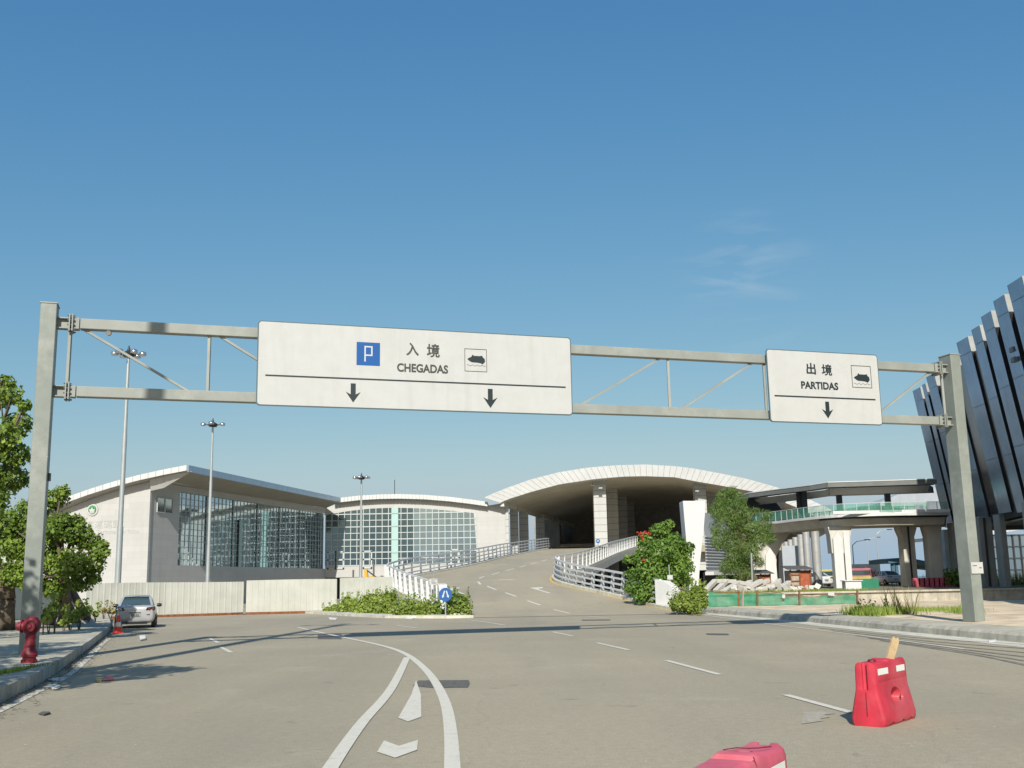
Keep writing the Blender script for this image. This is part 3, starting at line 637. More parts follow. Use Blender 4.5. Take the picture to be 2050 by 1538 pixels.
petal(0,.06,.17,.30,0,.05); petal(-.28,-.1,.15,.28,.75,.02); petal(.28,-.1,.15,.28,-.75,.02); petal(-.12,-.12,.14,.2,.3,.035); petal(.12,-.12,.14,.2,-.3,.035)
for k in range(3): zz = -.36-.1*k; b.bar(ec+dl*((.52-.1*k)*er)+Vector((0,0,zz*er))+nl*.03, ec-dl*((.52-.1*k)*er)+Vector((0,0,zz*er))+nl*.03, .03, .05)
for cx, cz in ((0,.55),(-.2,.48),(.2,.48),(-.38,.36),(.38,.36)): petal(cx, cz, .045, .05, 0, .02)
b.build('lotus', 'whitep', em)

def text(body, name, m, c, ux, vz, height, parent=None, width=None, thick=.004, bold=0):
    """lettering as flat mesh, centred on c in the plane (ux, vz)"""
    cu = bpy.data.curves.new('t', 'FONT'); cu.body = body; cu.size = 1; cu.align_x = 'CENTER'; cu.align_y = 'CENTER'; cu.offset = bold; cu.extrude = .01; cu.resolution_u = 4
    o = bpy.data.objects.new('t', cu); COL.objects.link(o); dg = bpy.context.evaluated_depsgraph_get(); dg.update()
    me = bpy.data.meshes.new_from_object(o.evaluated_get(dg)); bpy.data.objects.remove(o)
    xs = [v.co.x for v in me.vertices]; ys = [v.co.y for v in me.vertices]
    if not xs: return None
    x0, x1, y0, y1 = min(xs), max(xs), min(ys), max(ys); sy = height/(y1-y0); sx = (width/(x1-x0)) if width else sy
    ux = Vector(ux).normalized(); vz = Vector(vz).normalized(); nn = ux.cross(vz)
    vs_ = [Vector(c)+ux*((v.co.x-(x0+x1)/2)*sx)+vz*((v.co.y-(y0+y1)/2)*sy)+nn*(v.co.z/.01*thick) for v in me.vertices]
    bb = MB(); bb.add(vs_, [tuple(p.vertices) for p in me.polygons]); bpy.data.meshes.remove(me)
    return bb.build(name, m, parent)
uxw = Vector((.982, -.187, 0))
lc = PLN(207, 1050, C0, dl)+nl*.012
t = text('客運碼頭', 'wall_letters', 'letters', lc, uxw, (0,0,1), .8, width=3.9, thick=.008); tag(t, 'faint silver Chinese letters below the emblem on the pale wall', 'lettering')
lc = PLN(236, 1064, C0, dl)+nl*.012
t = text('Terminal Marítimo', 'wall_letters', 'letters', lc, uxw, (0,0,1), .42, width=4.6, thick=.008); tag(t, 'faint silver line of small Portuguese letters on the pale wall', 'lettering')

# ------------------------------------------------------------------ middle hall, glass facing the road
mid = thing('terminal_block', (-14,150,0), 'low terminal block with arched white roof edge and broad glass front', 'building')
YF, YG = 149.1, 150.0
tp = resample([P(x, y, YF) for x, y in [(668,999),(680,997),(720,992.5),(760,990.2),(800,989.5),(850,991),(900,995),(945,1000.5),(976,1005)]], 44)
b = MB(); panels(b, tp, up(tp, -.62), (0,-1,0), .045, .15); b.build('roof_fascia', 'fascia', mid)
b = MB(); b.solid(up(tp,-.03), [p+Vector((0,45,0)) for p in up(tp,-.03)], [p+Vector((0,45,0)) for p in up(tp, -.58)], up(tp, -.58)); b.build('roof', 'soffit', mid)
gt = [P(x, y, YG) for x, y in [(648,1032),(700,1023),(740,1018.5),(790,1016.5),(840,1018),(890,1021.5),(955,1028)]]
zb_ = P(790, 1131, YG).z; gt = resample(gt, 31)
def gz(x):
    for a, c in zip(gt, gt[1:]):
        if a.x <= x <= c.x: return a.z+(c.z-a.z)*(x-a.x)/(c.x-a.x)
    return gt[-1].z if x > gt[-1].x else gt[0].z
xL, xR = -26.2, P(954, 1060, YG).x; NC = 24; RH = .88
b = MB(); bd_ = MB(); xs_ = [xL+(xR-xL)*k/NC for k in range(NC+1)]
for i in range(NC):
    z = zb_
    while z < max(gz(xs_[i]), gz(xs_[i+1])):
        z2 = z+RH; (bd_ if i < 14 else b).quad((xs_[i],YG,z),(xs_[i+1],YG,z),(xs_[i+1],YG,min(z2,gz(xs_[i+1]))),(xs_[i],YG,min(z2,gz(xs_[i])))); z = z2
b.build('glass_wall', 'glass2', mid); bd_.build('glass_wall', 'glassd', mid)  # left bays take the darker glass tone, right bays the paler grey
b = MB()
for i, x in enumerate(xs_): b.bar((x,YG-.06,zb_),(x,YG-.06,gz(x)), .14, .1)
z = zb_; k = 0
while z < 13:
    ok = [x for x in xs_ if gz(x) > z]
    if len(ok) > 1: b.bar((ok[0],YG-.05,z),(ok[-1],YG-.05,z), .1, .1 if k % 2 else .14)
    z += RH; k += 1
b.build('mullions', 'mull', mid)
b = MB(); xa, xb = P(784,1060,YG).x, P(797.5,1060,YG).x
z = zb_-.2; zt_ = gz(xa)+.05
while z < zt_: b.box(((xa+xb)/2,YG-.16,(z+min(z+1.8,zt_))/2),(xb-xa,.2,min(1.8,zt_-z)-.05)); z += 1.8
b.build('cyan_pillar', 'cyan', mid)
wt = resample(tp, 40); b = MB(); xw = P(1012,1060,YG).x
top_w = [Vector((xL-3, YG-.02, tp[0].z-.3)), Vector((xL, YG-.02, tp[0].z-.3))]+[Vector((p.x, YG-.02, p.z-.45)) for p in tp]+[Vector((xw, YG-.02, tp[-1].z-.1))]
b.ribbon(top_w, [Vector((p.x, YG-.02, gz(p.x) if p.x < xR else zb_)) for p in top_w])
zun = P(700,1156,YG).z
b.box(((xL+xw)/2, YG+.2, (zb_+zun)/2),(xw-xL,.5,zb_-zun)); b.box(((xR+xw)/2,YG+.25,6.5),(xw-xR,.5,10)); b.build('wall', 'clad', mid)
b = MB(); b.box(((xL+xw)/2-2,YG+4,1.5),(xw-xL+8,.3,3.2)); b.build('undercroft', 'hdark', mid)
for px in (665, 680, 736, 941-30, 1010-25):
    x = P(px,1110,YG).x; b = MB()
    for s_ in (-.55,.55): b.box((x+s_,YG-.12,zb_+.75),(.2,.1,2.4))
    for z_ in (-.35,.8,1.9): b.box((x,YG-.12,zb_+z_),(1.3,.1,.2))
    b.build('door_frame', 'mull', mid)
b = MB(); x = P(790,985,160).x; b.tube((x,160,12),(x,160,17.2),.05); tag(b.build('antenna', 'steel'), 'thin upright antenna on the middle roof', 'antenna')

# ------------------------------------------------------------------ arched canopy over the upper deck
arch = thing('arched_canopy', (18,150,0), 'vast arched white roof over the raised roadway, open in front', 'canopy')
YA = 148.0; AX = Vector((.21, 1, 0))
tpx = [(969,997),(985,989),(1018,976),(1064,959.8),(1120.6,945.5),(1177.5,936.4),(1234.4,931.9),(1291,930.3),(1350,933.7),(1386,938),(1439.5,947.9),(1493,958.6),(1557.5,976.9),(1622,1001.5),(1660,1019),(1700,1042)]
bpx = [(1001,1007),(1018,999.5),(1063.8,985),(1120.6,969.9),(1189,959.6),(1246,954.6),(1291,953.7),(1350,955.9),(1392,964),(1437,971.5),(1506,984.4),(1571.6,1007),(1596,1017),(1640,1040),(1660,1052)]
NA = 62
tA = resample([P(x, y, YA) for x, y in tpx], NA); bA = resample([P(x, y, YA+.25) for x, y in bpx], NA)
b = MB(); panels(b, tA, bA, (0,-1,0), .035, .2); b.build('fascia', 'fascia', arch)
b = MB(); b.ribbon([p+Vector((0,.02,0)) for p in tA], [p+Vector((0,.02,0)) for p in bA]); b.build('fascia_backing', 'seam', arch)
DV = 62
b = MB(); b.ribbon(tA, [p+AX*DV for p in tA]); b.build('roof_skin', 'roof', arch, smooth=True)
b = MB()
NS = 10
for k in range(NS): b.ribbon([p+AX*(DV*k/NS) for p in bA], [p+AX*(DV*(k+1)/NS-.0) for p in bA])
b.build('soffit', 'soffit', arch, smooth=True)
far = [p+AX*DV for p in bA]; b = MB(); b.ribbon(far, atz(far, 0)); b.build('end_wall', 'inner', arch)
# lower wall of the left side, behind the first pilasters
def col(px0, px1, Y, ztop_, m='colpanel', dp=1.5, nm='column'):
    x0_, x1_ = P(px0,1050,Y).x, P(px1,1050,Y).x; bb = MB(); bb.box(((x0_+x1_)/2, Y+dp/2, (ztop_+3)/2), (x1_-x0_, dp, ztop_-3)); return bb.build(nm, m, arch, bevel=.04)
def soff(x, Y):                                   # soffit height above a point
    x0_ = x-(Y-YA)*.21
    for a, c in zip(bA, bA[1:]):
        if a.x <= x0_ <= c.x: return a.z+(c.z-a.z)*(x0_-a.x)/(c.x-a.x)
    return bA[0].z
for a_, c_, Y in ((999,1018.5,150.2),(1021,1038,157),(1039,1058,164),(1072.5,1090,176)):
    x = P((a_+c_)/2,1050,Y).x; col(a_, c_, Y, max(soff(x, Y), 12.0))
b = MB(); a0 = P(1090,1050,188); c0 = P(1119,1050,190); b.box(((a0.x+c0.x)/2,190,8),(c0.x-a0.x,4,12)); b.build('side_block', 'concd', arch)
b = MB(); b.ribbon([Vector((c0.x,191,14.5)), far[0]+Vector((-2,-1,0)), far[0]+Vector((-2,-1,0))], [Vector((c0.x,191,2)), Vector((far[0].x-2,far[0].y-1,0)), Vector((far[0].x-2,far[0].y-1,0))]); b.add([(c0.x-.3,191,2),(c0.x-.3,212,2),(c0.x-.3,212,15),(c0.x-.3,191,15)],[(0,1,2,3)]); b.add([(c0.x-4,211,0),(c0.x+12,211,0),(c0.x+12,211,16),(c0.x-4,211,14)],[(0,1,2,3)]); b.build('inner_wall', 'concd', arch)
b = MB(); b.bar((bA[0].x+.3,YA+.5,12.55),(bA[0].x+.3+.21*DV,YA+.5+DV,12.55), .5, .8); b.build('eave_beam', 'soffit', arch)
for k, (a_, c_) in enumerate(((1190,1215.5),(1216.5,1238.5),(1237.5,1256.5),(1256,1271),(1272,1284))):
    Y = 151+15*k*(1-.0*k); x = P((a_+c_)/2,1050,Y).x; col(a_, c_, Y, soff(x, Y)+.1)
for k, (a_, c_) in enumerate(((1394,1417),(1416,1437),(1436,1455),(1454,1470))):
    Y = 151+15*k; x = P((a_+c_)/2,1050,Y).x; col(a_, c_, Y, soff(x, Y)+.1)
for px, py, Y in ((1185,975,150.6),(1201,980,150.6),(1022,1030,156.5),(1223,995,165.5),(1241,1012,180.5),(1393,986,150.6)):
    p = P(px, py, Y); b = MB(); b.bar(p, p+Vector((.0,-.7,.1)), .12, .1); b.box(p+Vector((0,-.9,.1)),(.5,.5,.16)); b.build('floodlight', 'pole', arch)
b = MB(); b.quad((4.5,149,6.44),(37,149,6.44),(44,214,6.44),(18,214,6.44)); b.quad((17,149,5.5),(37,149,5.5),(44,214,5.5),(18,214,5.5)); b.quad((17,149,5.5),(37,149,5.5),(37,149,6.44),(17,149,6.44)); struct(b.build('upper_deck', 'asphalt', loc=(30,180,0)))
b = MB(); b.quad((17.6,149.3,6.5),(45,149.3,6.5),(45,149.3,7.5),(17.6,149.3,7.5)); 
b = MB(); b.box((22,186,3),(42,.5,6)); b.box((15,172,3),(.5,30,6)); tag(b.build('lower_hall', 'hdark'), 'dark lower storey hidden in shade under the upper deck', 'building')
b = MB(); b.box((P(1160,1080,170).x,176,7.2),(5.5,.35,1.2)); b.box((P(1128,1098,165).x,168,6.8),(1.6,.6,.7)); tag(b.build('deck_barrier', 'concd'), 'low dark barrier standing deep under the arched roof', 'barrier')
#PART4
# ================================================================== SHEAR WALL beside the arch
b = MB(); YS = 95
q = [P(x, y, YS) for x, y in [(1367,1003),(1412,1003),(1411.5,1030),(1408,1070),(1403.5,1110),(1400,1150),(1399,1215),(1382,1215),(1377,1120)]]
b.prism(q, (0,2.2,0)); sw = b.build('shear_wall', 'white', bevel=.03); tag(sw, 'tall white leaning wall slab between the flowering tree and the feathery tree', 'wall')
lv = thing('louvre_wall', (19,100,0), 'grey louvred wall shaded behind the feathery tree', 'wall')
A_, B_ = P(1411,1090,96.5), P(1520,1090,112); A_.z = B_.z = 0; dv = (B_-A_).normalized(); Lv = (B_-A_).length; nv = Vector((dv.y,-dv.x,0))
z0, z1 = P(1411,1146,96.5).z, P(1411,1026,96.5).z
b = MB(); b.add([A_+Vector((0,0,z0)), B_+Vector((0,0,z0)), B_+Vector((0,0,z1)), A_+Vector((0,0,z1))], [(0,1,2,3)]); b.box((A_+B_)/2+Vector((-1.5,1,z1/2)), (.3,.3,z1)); b.build('backing', 'greyr', lv)
b = MB(); n = 11
for k in range(n): zz = z0+.5+(z1-z0)*.55*k/n; b.bar(A_+nv*.08+Vector((0,0,zz)), B_+nv*.08+Vector((0,0,zz)), .16, .12)
b.build('louvres', 'greyr', lv)
b = MB(); b.bar(A_+nv*.3+Vector((0,0,z0-.1)), B_+nv*.3+Vector((0,0,z0-.1)), .8, .3); b.build('sill', 'white', lv)
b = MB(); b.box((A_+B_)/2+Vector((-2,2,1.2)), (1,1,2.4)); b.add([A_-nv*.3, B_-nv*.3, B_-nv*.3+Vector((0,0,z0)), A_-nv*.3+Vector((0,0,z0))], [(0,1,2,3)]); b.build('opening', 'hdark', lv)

# ================================================================== FOOTBRIDGE with canopy
fb = thing('footbridge', (28,92,0), 'raised concrete footbridge with green glass sides and a long canopy', 'footbridge')
fe = [P(x, y, Y) for x, y, Y in [(1480,1051,104),(1500,1047.5,102),(1551,1044,98.8),(1600,1038,94.5),(1640,1034.5,91.8),(1665,1032,90.5),(1691,1031,89.8),(1759,1027.5,89),(1806,1026,89),(1900,1023,89.6)]]
zd = sum(p.z for p in fe[3:])/len(fe[3:]); fe = [Vector((p.x, p.y, zd)) for p in fe]
fe = smooth_path(fe, 2); fe = resample(fe, 40)
be = [Vector((p.x+2.0, p.y+6, zd)) for p in fe]
b = MB(); b.solid(fe, be, up(be, -.22), up(fe, -.22)); b.build('deck', 'white', fb)
fi = offset(fe, -.5); b = MB(); b.solid(up(fi, -.2), up(be, -.22), up(be, -.95), up(offset(fe, -1.0), -.95)); b.build('girder', 'conc', fb)
b = MB(); b.solid([p for p in up(offset(fe, -.35), -.24) if p.x > 26], [p for p in up(offset(fe, -.55), -.24) if p.x > 26][:len([p for p in up(offset(fe, -.35), -.24) if p.x > 26])] if 0 else [p+Vector((0,.2,0)) for p in up(offset(fe, -.35), -.24) if p.x > 26], [p+Vector((0,.2,-.12)) for p in up(offset(fe, -.35), -.24) if p.x > 26], [p+Vector((0,0,-.12)) for p in up(offset(fe, -.35), -.24) if p.x > 26]); b.build('pipe', 'steel', fb)
for edge, nm in ((offset(fe, -.12), 0), (offset(fe, -5.4), 1)):
    e_ = [p for p in edge]; n_ = 26; q = resample(e_, n_)
    for i in range(n_-1):
        a, c = q[i], q[i+1]; d = (c-a)*.02
        bb = MB(); bb.quad(a+d+Vector((0,0,.08)), c-d+Vector((0,0,.08)), c-d+Vector((0,0,.84)), a+d+Vector((0,0,.84))); bb.build('glass_panel', 'green_glass', fb)
    bb = MB()
    for p in q: bb.bar(p, p+Vector((0,0,.88)), .05, .05)
    for a, c in zip(q, q[1:]): bb.bar(a+Vector((0,0,.88)), c+Vector((0,0,.88)), .05, .05)
    bb.build('handrail', 'mull' if nm == 0 else 'steel', fb)
b = MB(); p0, p1 = P(1665,1024,89.6), P(1900,1018.5,89.3); b.bar(Vector((p0.x,89.3,zd+.12)), Vector((p1.x,89.2,zd+.12)), .12, .26); b.build('parapet_strip', 'white', fb)
# piers
def pier(px0, px1, Y, zt_, m='conc', base=.6, flare=.35, groove=False, dp=1.3, roof=False, name='pier'):
    x0_, x1_ = P(px0,1100,Y).x, P(px1,1100,Y).x; w_ = x1_-x0_; bb = MB(); xm = (x0_+x1_)/2
    prof = [(-w_/2,0),(w_/2,0),(w_/2,zt_-.9),(w_/2+flare,zt_-.2),(w_/2+flare,zt_),(-w_/2-flare,zt_),(-w_/2-flare,zt_-.2),(-w_/2,zt_-.9)]
    bb.prism([Vector((xm+a, Y, max(0,c))) for a, c in prof], (0,dp,0)); o = bb.build(name, m, fb, bevel=.05)
    if groove:
        g = MB(); g.box((xm, Y-.02, zt_/2), (.14,.1,zt_)); g.box((xm, Y-.08, zt_/2), (.07,.09,zt_)); g.build('drain_pipe', 'steel', fb)
    return o
zg = zd-.95
b = MB(); Yb = 90.8; xa, xb_, xc, xd = [P(x,1110,Yb).x for x in (1670,1689,1692,1704)]
b.prism([Vector((xa,Yb,0)),Vector((xb_,Yb,0)),Vector((xb_,Yb,zg-1.0)),Vector(((xa+xb_)/2,Yb,zg-.45)),Vector((xa,Yb,zg-1.0))], (0,.9,0)); b.build('pier', 'white', fb, bevel=.03)
b = MB(); b.prism([Vector((xc,Yb+.1,0)),Vector((xd,Yb+.1,0)),Vector((xd,Yb+.1,zg-.4)),Vector((xc,Yb+.1,zg-.4))], (0,.9,0)); b.build('pier', 'white', fb, bevel=.03)
b = MB(); b.prism([Vector((xa-.1,Yb+.25,zg-2.2)),Vector((xd+.0,Yb+.25,zg-2.2)),Vector((xd+.1,Yb+.25,zg-.9)),Vector((xd+.3,Yb+.25,zg)),Vector((xa-.3,Yb+.25,zg)),Vector((xa-.15,Yb+.25,zg-.7))], (0,1.2,0)); b.build('pier_head', 'conc', fb)
pier(1809, 1833, 93, zg, 'conc', groove=True, flare=.25); pier(1860, 1886, 92, zg, 'conc', flare=.15)
b = MB(); Ye = 104; x0_, x1_ = P(1888,1100,Ye).x, P(1908,1100,Ye).x; b.box(((x0_+x1_)/2,Ye,3),(x1_-x0_,1,6)); b.build('pier', 'conc', fb)
b = MB(); Ya = 101.5
q = [P(x, y, Ya) for x, y in [(1533,1190),(1533,1112),(1541,1096),(1553,1113),(1559,1190)]]; b.prism(q, (0,1.2,0)); b.build('pier', 'white', fb, bevel=.03)
b = MB(); q = [P(x, y, Ya+.35) for x, y in [(1505,1190),(1505,1060),(1602,1055),(1582,1068),(1566,1088),(1555,1112),(1552,1190)]]; b.prism(q, (0,1.1,0)); b.build('pier_head', 'conc', fb)
# canopy
ce = [P(x, y, Y) for x, y, Y in [(1470,995,104),(1500,987,101),(1560,979,97),(1620,971.5,93),(1657,965.5,91)]]; zc = P(1870,960,91).z
fr = [Vector((p.x, p.y, p.z)) for p in ce]+[P(1760,962.5,91), P(1875,958.5,91)]
bk = [Vector((p.x+1.4, p.y+4.6, p.z+.15)) for p in fr]
b = MB(); b.solid(fr, bk, up(bk, -.32), up(fr, -.42)); b.build('canopy_roof', 'canopyg', fb)
b = MB(); b.solid(up(offset(fr,.04), .03), up(offset(fr,-.3), .03), up(offset(fr,-.3), -.04), up(offset(fr,.04), -.04)); b.build('canopy_edge', 'white', fb)
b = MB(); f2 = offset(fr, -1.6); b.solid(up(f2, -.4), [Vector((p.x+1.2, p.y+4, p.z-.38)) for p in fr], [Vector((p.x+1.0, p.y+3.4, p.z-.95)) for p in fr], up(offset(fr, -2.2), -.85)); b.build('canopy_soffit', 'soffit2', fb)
for px, Y in ((1600,96.5),(1610,96),(1680,94),(1777,94)):
    x = P(px,1000,Y).x; bb = MB(); bb.box((x,Y,(zd+fr[-1].z)/2-.25),(.42,.42,fr[-1].z-zd-.5)); bb.build('canopy_column', 'steel', fb)
b = MB(); xq0, xq1 = P(1505,1010,103).x, P(1572,1010,103).x; zq = zd
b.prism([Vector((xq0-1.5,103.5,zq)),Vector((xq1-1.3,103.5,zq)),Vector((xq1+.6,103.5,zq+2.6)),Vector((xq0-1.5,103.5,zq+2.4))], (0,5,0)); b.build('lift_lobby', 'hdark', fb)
# silver columns of the lower level
for k, (px, Y, w_) in enumerate(((1634,108,17),(1616,116,14),(1605,124,13),(1594,132,12),(1584,140,11),(1575,148,10))):
    x = P(px,1110,Y).x; r = w_*Y/FPX/2; bb = MB(); prof = [(r,.2)]; z = .2
    while z < 6.6: z = min(6.6, z+1.0); prof += [(r,z-.03),(r-.02,z-.015),(r,z)]
    bb.lathe((x,Y,0), prof, 22); tag(bb.build('clad_column', 'metalcol', smooth='auto'), ['nearest and broadest','second','third','fourth','fifth','rearmost visible'][k]+' of the round silver columns receding under the footbridge', 'column', 'round silver columns')
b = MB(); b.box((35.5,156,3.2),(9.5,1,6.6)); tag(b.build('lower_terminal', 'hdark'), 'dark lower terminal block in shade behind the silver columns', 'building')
b = MB(); b.box((P(1578,1090,126).x+.5,126,3.3),(2.6,.3,4.2)); tag(b.build('notice_board', 'greyr'), 'pale grey panel hanging in the shade by the silver columns', 'board')

# ================================================================== DARK FINNED BUILDING
fbd = thing('finned_building', (42,82,0), 'dark glass building raised on piers with tall leaning blue-grey fins', 'building')
TF = P(1828, 785, 100); TN = G(2016, 572, TF.z); dF = (TN-TF); dF.z = 0; dF.normalize(); zT = TF.z; zB = 6.0; lean = 1.9
def tp_(px, py): return PLN(px, py, TF, dF)
tl = lambda px: PLN(px, 785+(px-1828)*(572-785)/(2016-1828), TF, dF)
prs = [(1827,1841.5),(1845,1851.5),(1854,1869),(1880,1899),(1914.5,1936),(1943.5,1959),(1963,1982),(1988,2009),(2016,2044),(2054,2082),(2092,2122)]
for i, (ms, me_) in enumerate(prs):
    a = tl(ms); c = tl(me_); zt_ = zT+(.0 if i % 3 else .15)-(.25 if i in (1,5,6) else 0)
    nx_ = tl(prs[i+1][0]) if i+1 < len(prs) else tl(me_+18)
    # fin: slab whose road side runs from a (far) to c (near); its near face goes right to x of the next recess
    x_in = c.x+ .95
    far = Vector((a.x, a.y, 0)); r_n = ray(me_, 785+(me_-1828)*(572-785)/(2016-1828)); near = Vector((a.x-.05, (a.x-.05)*r_n.y/r_n.x, 0)); zb2 = zB-(.25 if i % 2 else 0)
    def sh(v, z, dx=0): return Vector((v.x+dx+lean*(zt_-z)/(zT-zB), v.y, z))
    bb = MB(); wdt = .7
    poly = lambda z: [sh(far, z), sh(near, z), sh(near, z, wdt), sh(far, z, wdt)]
    seg = 3; zz = [zb2+(zt_-1.1-zb2)*k/seg for k in range(seg+1)]
    for k in range(seg):
        A4, B4 = poly(zz[k]+.03), poly(zz[k+1]); bb.add(A4+B4, [(0,1,5,4),(4,5,6,7),(3,2,1,0)])
        if True: bb.add([A4[0], A4[3], B4[3], B4[0]], [(0,1,2,3)])
    A4, B4 = poly(zt_-1.07), poly(zt_); bb.add(A4+B4, [(0,1,5,4),(4,5,6,7),(3,2,1,0),(0,3,7,4)])
    f_ = bb.build('fin', 'fin', fbd)
    bb = MB(); A4, B4 = poly(zb2+.02), poly(zt_-1.1); o3 = Vector((0,-.02,0)); bb.add([A4[1]+o3, A4[2]+o3+Vector((.9,0,0)), B4[2]+o3+Vector((.9,0,0)), B4[1]+o3], [(0,1,2,3)]); bb.build('side_glazing', 'findark', fbd)
    bb = MB(); A4, B4 = poly(zt_-1.1), poly(zt_+.02); bb.add([A4[1]+o3, A4[2]+o3*1, B4[2]+o3, B4[1]+o3], [(0,1,2,3)]); bb.add([A4[2]+o3, A4[2]+o3+Vector((.6,0,.9)), B4[2]+o3], [(0,1,2)]); bb.build('parapet', 'fincap', fbd)
# core behind the fins
n_f = Vector((-dF.y, dF.x, 0)); n_f = n_f if n_f.x > 0 else -n_f
a = TF+n_f*.55-dF*1.0; c = TF+dF*75+n_f*.55
def cz(v, z): return Vector((v.x+lean*(zT-z)/(zT-zB), v.y, z))
b = MB(); b.prism([cz(a, zB+.3), cz(c, zB+.3), cz(c, zT-1.2), cz(a, zT-1.2)], n_f*22); b.build('body', 'findark', fbd)
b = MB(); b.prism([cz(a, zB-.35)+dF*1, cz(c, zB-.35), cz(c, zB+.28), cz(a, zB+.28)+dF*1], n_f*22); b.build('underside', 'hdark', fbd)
for px, py in ((2004,702),(2007,722)): p = tp_(px, py)+n_f*.9; b = MB(); b.box(p, (.7,.5,.3)); b.build('open_louvre', 'canopyg', fbd)
b = MB(); q0 = cz(a, zB)+dF*20+n_f*1.0; b.bar(q0+Vector((0,0,-.5)), q0+dF*30+Vector((0,0,-.5)), 1.2, .12); b.build('service_tray', 'fincap', fbd)
for px0, px1, Y, gr in ((1958,1985,84,True),(2000,2012,80,False),(2062,2085,66,True),(1905,1925,92,False)):
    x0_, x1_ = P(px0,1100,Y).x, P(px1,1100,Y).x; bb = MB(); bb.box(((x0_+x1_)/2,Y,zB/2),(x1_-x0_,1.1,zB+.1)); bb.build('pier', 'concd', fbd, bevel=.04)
    if gr: bb = MB(); bb.box(((x0_+x1_)/2-.1,Y-.6,zB/2),(.14,.1,zB)); bb.build('drain_pipe', 'steel', fbd)
b = MB(); b.bar((36,84.3,zB-.2),(60,84.3,zB-.2), 1.0, .7); b.build('cross_beam', 'concd', fbd)
# side roof behind the canopy end
b = MB(); q = [P(x, y, 118) for x, y in [(1762,1006),(1808,985),(1862,976),(1900,975),(1900,1030),(1762,1012)]]; b.prism(q, (3,30,0)); tag(b.build('wing_roof', 'greyr'), 'grey pitched roof seen between the footbridge and the finned building', 'roof')
# glass hall far right, under the finned building
gh = thing('glass_hall', (62,140,0), 'distant pale glass hall seen beneath the finned building', 'building')
xx0, xx1 = P(1985,1100,135).x, P(2160,1100,135).x; b = MB(); zt0 = P(1990,1072,135).z
for i in range(12):
    for j in range(4):
        xa_ = xx0+(xx1-xx0)*i/12; xb2 = xx0+(xx1-xx0)*(i+1)/12; zz0 = .8+(zt0-.8)*j/4*(1+.04*i/12*0); b.quad((xa_,135,zz0),(xb2,135,zz0),(xb2,135,zz0+(zt0-.8)/4),(xa_,135,zz0+(zt0-.8)/4))
b.build('glass_wall', 'glass2', gh)
b = MB()
for i in range(13): b.box((xx0+(xx1-xx0)*i/12,134.9,(zt0+.8)/2),(.16,.16,zt0-.8))
for j in range(5): b.box(((xx0+xx1)/2,134.9,.8+(zt0-.8)*j/4),(xx1-xx0,.14,.12))
b.build('mullions', 'steel', gh)
b = MB(); b.prism([Vector((xx0-1,134,zt0)),Vector((xx1,134,zt0+1.6)),Vector((xx1,134,zt0+2.4)),Vector((xx0-1,134,zt0+.5))], (0,25,0)); b.build('roof', 'roof', gh)
#PART5
# ================================================================== GANTRY
GL = G(57,1308,.25); GR = G(1950,1243,.25); GL.z = GR.z = .22
gd = (GR-GL); gd.z = 0; GS = gd.length; gd.normalize(); gn = Vector((gd.y, -gd.x, 0))      # gn looks at the traffic
def GP(px, py, o=0): return PLN(px, py, GL+gn*o, gd)
gan = thing('sign_gantry', (GL+GR)/2, 'grey steel gantry spanning the whole road on two square posts', 'gantry')
qg = Matrix((gd, gn, Vector((0,0,1)))).transposed()
for base, nm in ((GL,0),(GR,1)):
    b = MB(); b.box(base+Vector((0,0,4.35)), (.39,.58,8.7), m=qg); po = b.build('post', 'post', gan, bevel=.02)
    b = MB(); b.box(base+Vector((0,0,8.715)), (.42,.61,.03), m=qg); b.build('cap', 'beam', po); b = MB(); b.box(base+Vector((0,0,4.78)), (.396,.586,.02), m=qg); b.build('weld_band', 'beam', po)
ZB1, ZB2 = 8.47, 6.70
for z in (ZB1, ZB2):
    b = MB(); b.bar(GL+gd*.75+Vector((0,0,z-.22)), GR-gd*.75+Vector((0,0,z-.22)), .27, .27); b.build('beam', 'beam', gan, bevel=.015)
    for e, s_ in ((GL, 1), (GR, -1)):
        b = MB(); e2 = e+gd*s_*.20+Vector((0,0,z-.22))
        for dz in (-.13,.13): b.box(e2+gd*s_*.13+Vector((0,0,dz)), (.28,.24,.03), m=qg)
        b.box(e2+gd*s_*.13, (.28,.03,.26), m=qg)
        b.box(e2+gd*s_*.3, (.03,.44,.44), m=qg); b.box(e2+gd*s_*.37, (.03,.44,.44), m=qg)
        b.box(e2+gd*s_*.44, (.18,.29,.29), m=qg); fl = b.build('flange', 'beam', gan)
        b = MB()
        for by in (-.18,.18):
            for bz in (-.18,-.06,.06,.18): c_ = e2+gn*by+Vector((0,0,bz)); b.tube(c_+gd*s_*.25, c_+gd*s_*.43, .022, n=6)
        b.build('bolts', 'bolt', fl)
def brace(p, q_, w_=.075): b = MB(); b.bar(p, q_, w_, w_*.8); return b.build('brace', 'beam', gan)
def gx(px, z): p = GP(px, 750); t_ = (Vector((p.x,p.y,0))-Vector((GL.x,GL.y,0))).dot(gd); return GL+gd*t_+Vector((0,0,z-GL.z))
zt_, zb_2 = ZB1-.36+.0, ZB2-.08
zt_ = ZB1+.22-.22-.13; 
T1, B1 = ZB1-.13, ZB2+.22-.0
T1 = ZB1-.0-.13; B1 = ZB2-.0-.0
for px in (136,417,1338,1530,1884): brace(gx(px, T1), gx(px, B1+.05), .09)
for a_, c_ in (((163),(388)),((438),(640)),((1322),(1152)),((1506),(1355)),((1862),(1742))): brace(gx(a_, T1), gx(c_, B1+.05))
b = MB(); c_ = gx(213, ZB1); b.lathe(c_+gn*.14+Vector((0,0,-.22)), [(.07,0),(.07,.05),(.03,.09)], 12, 'y'); b.build('junction_cap', 'bolt', gan)
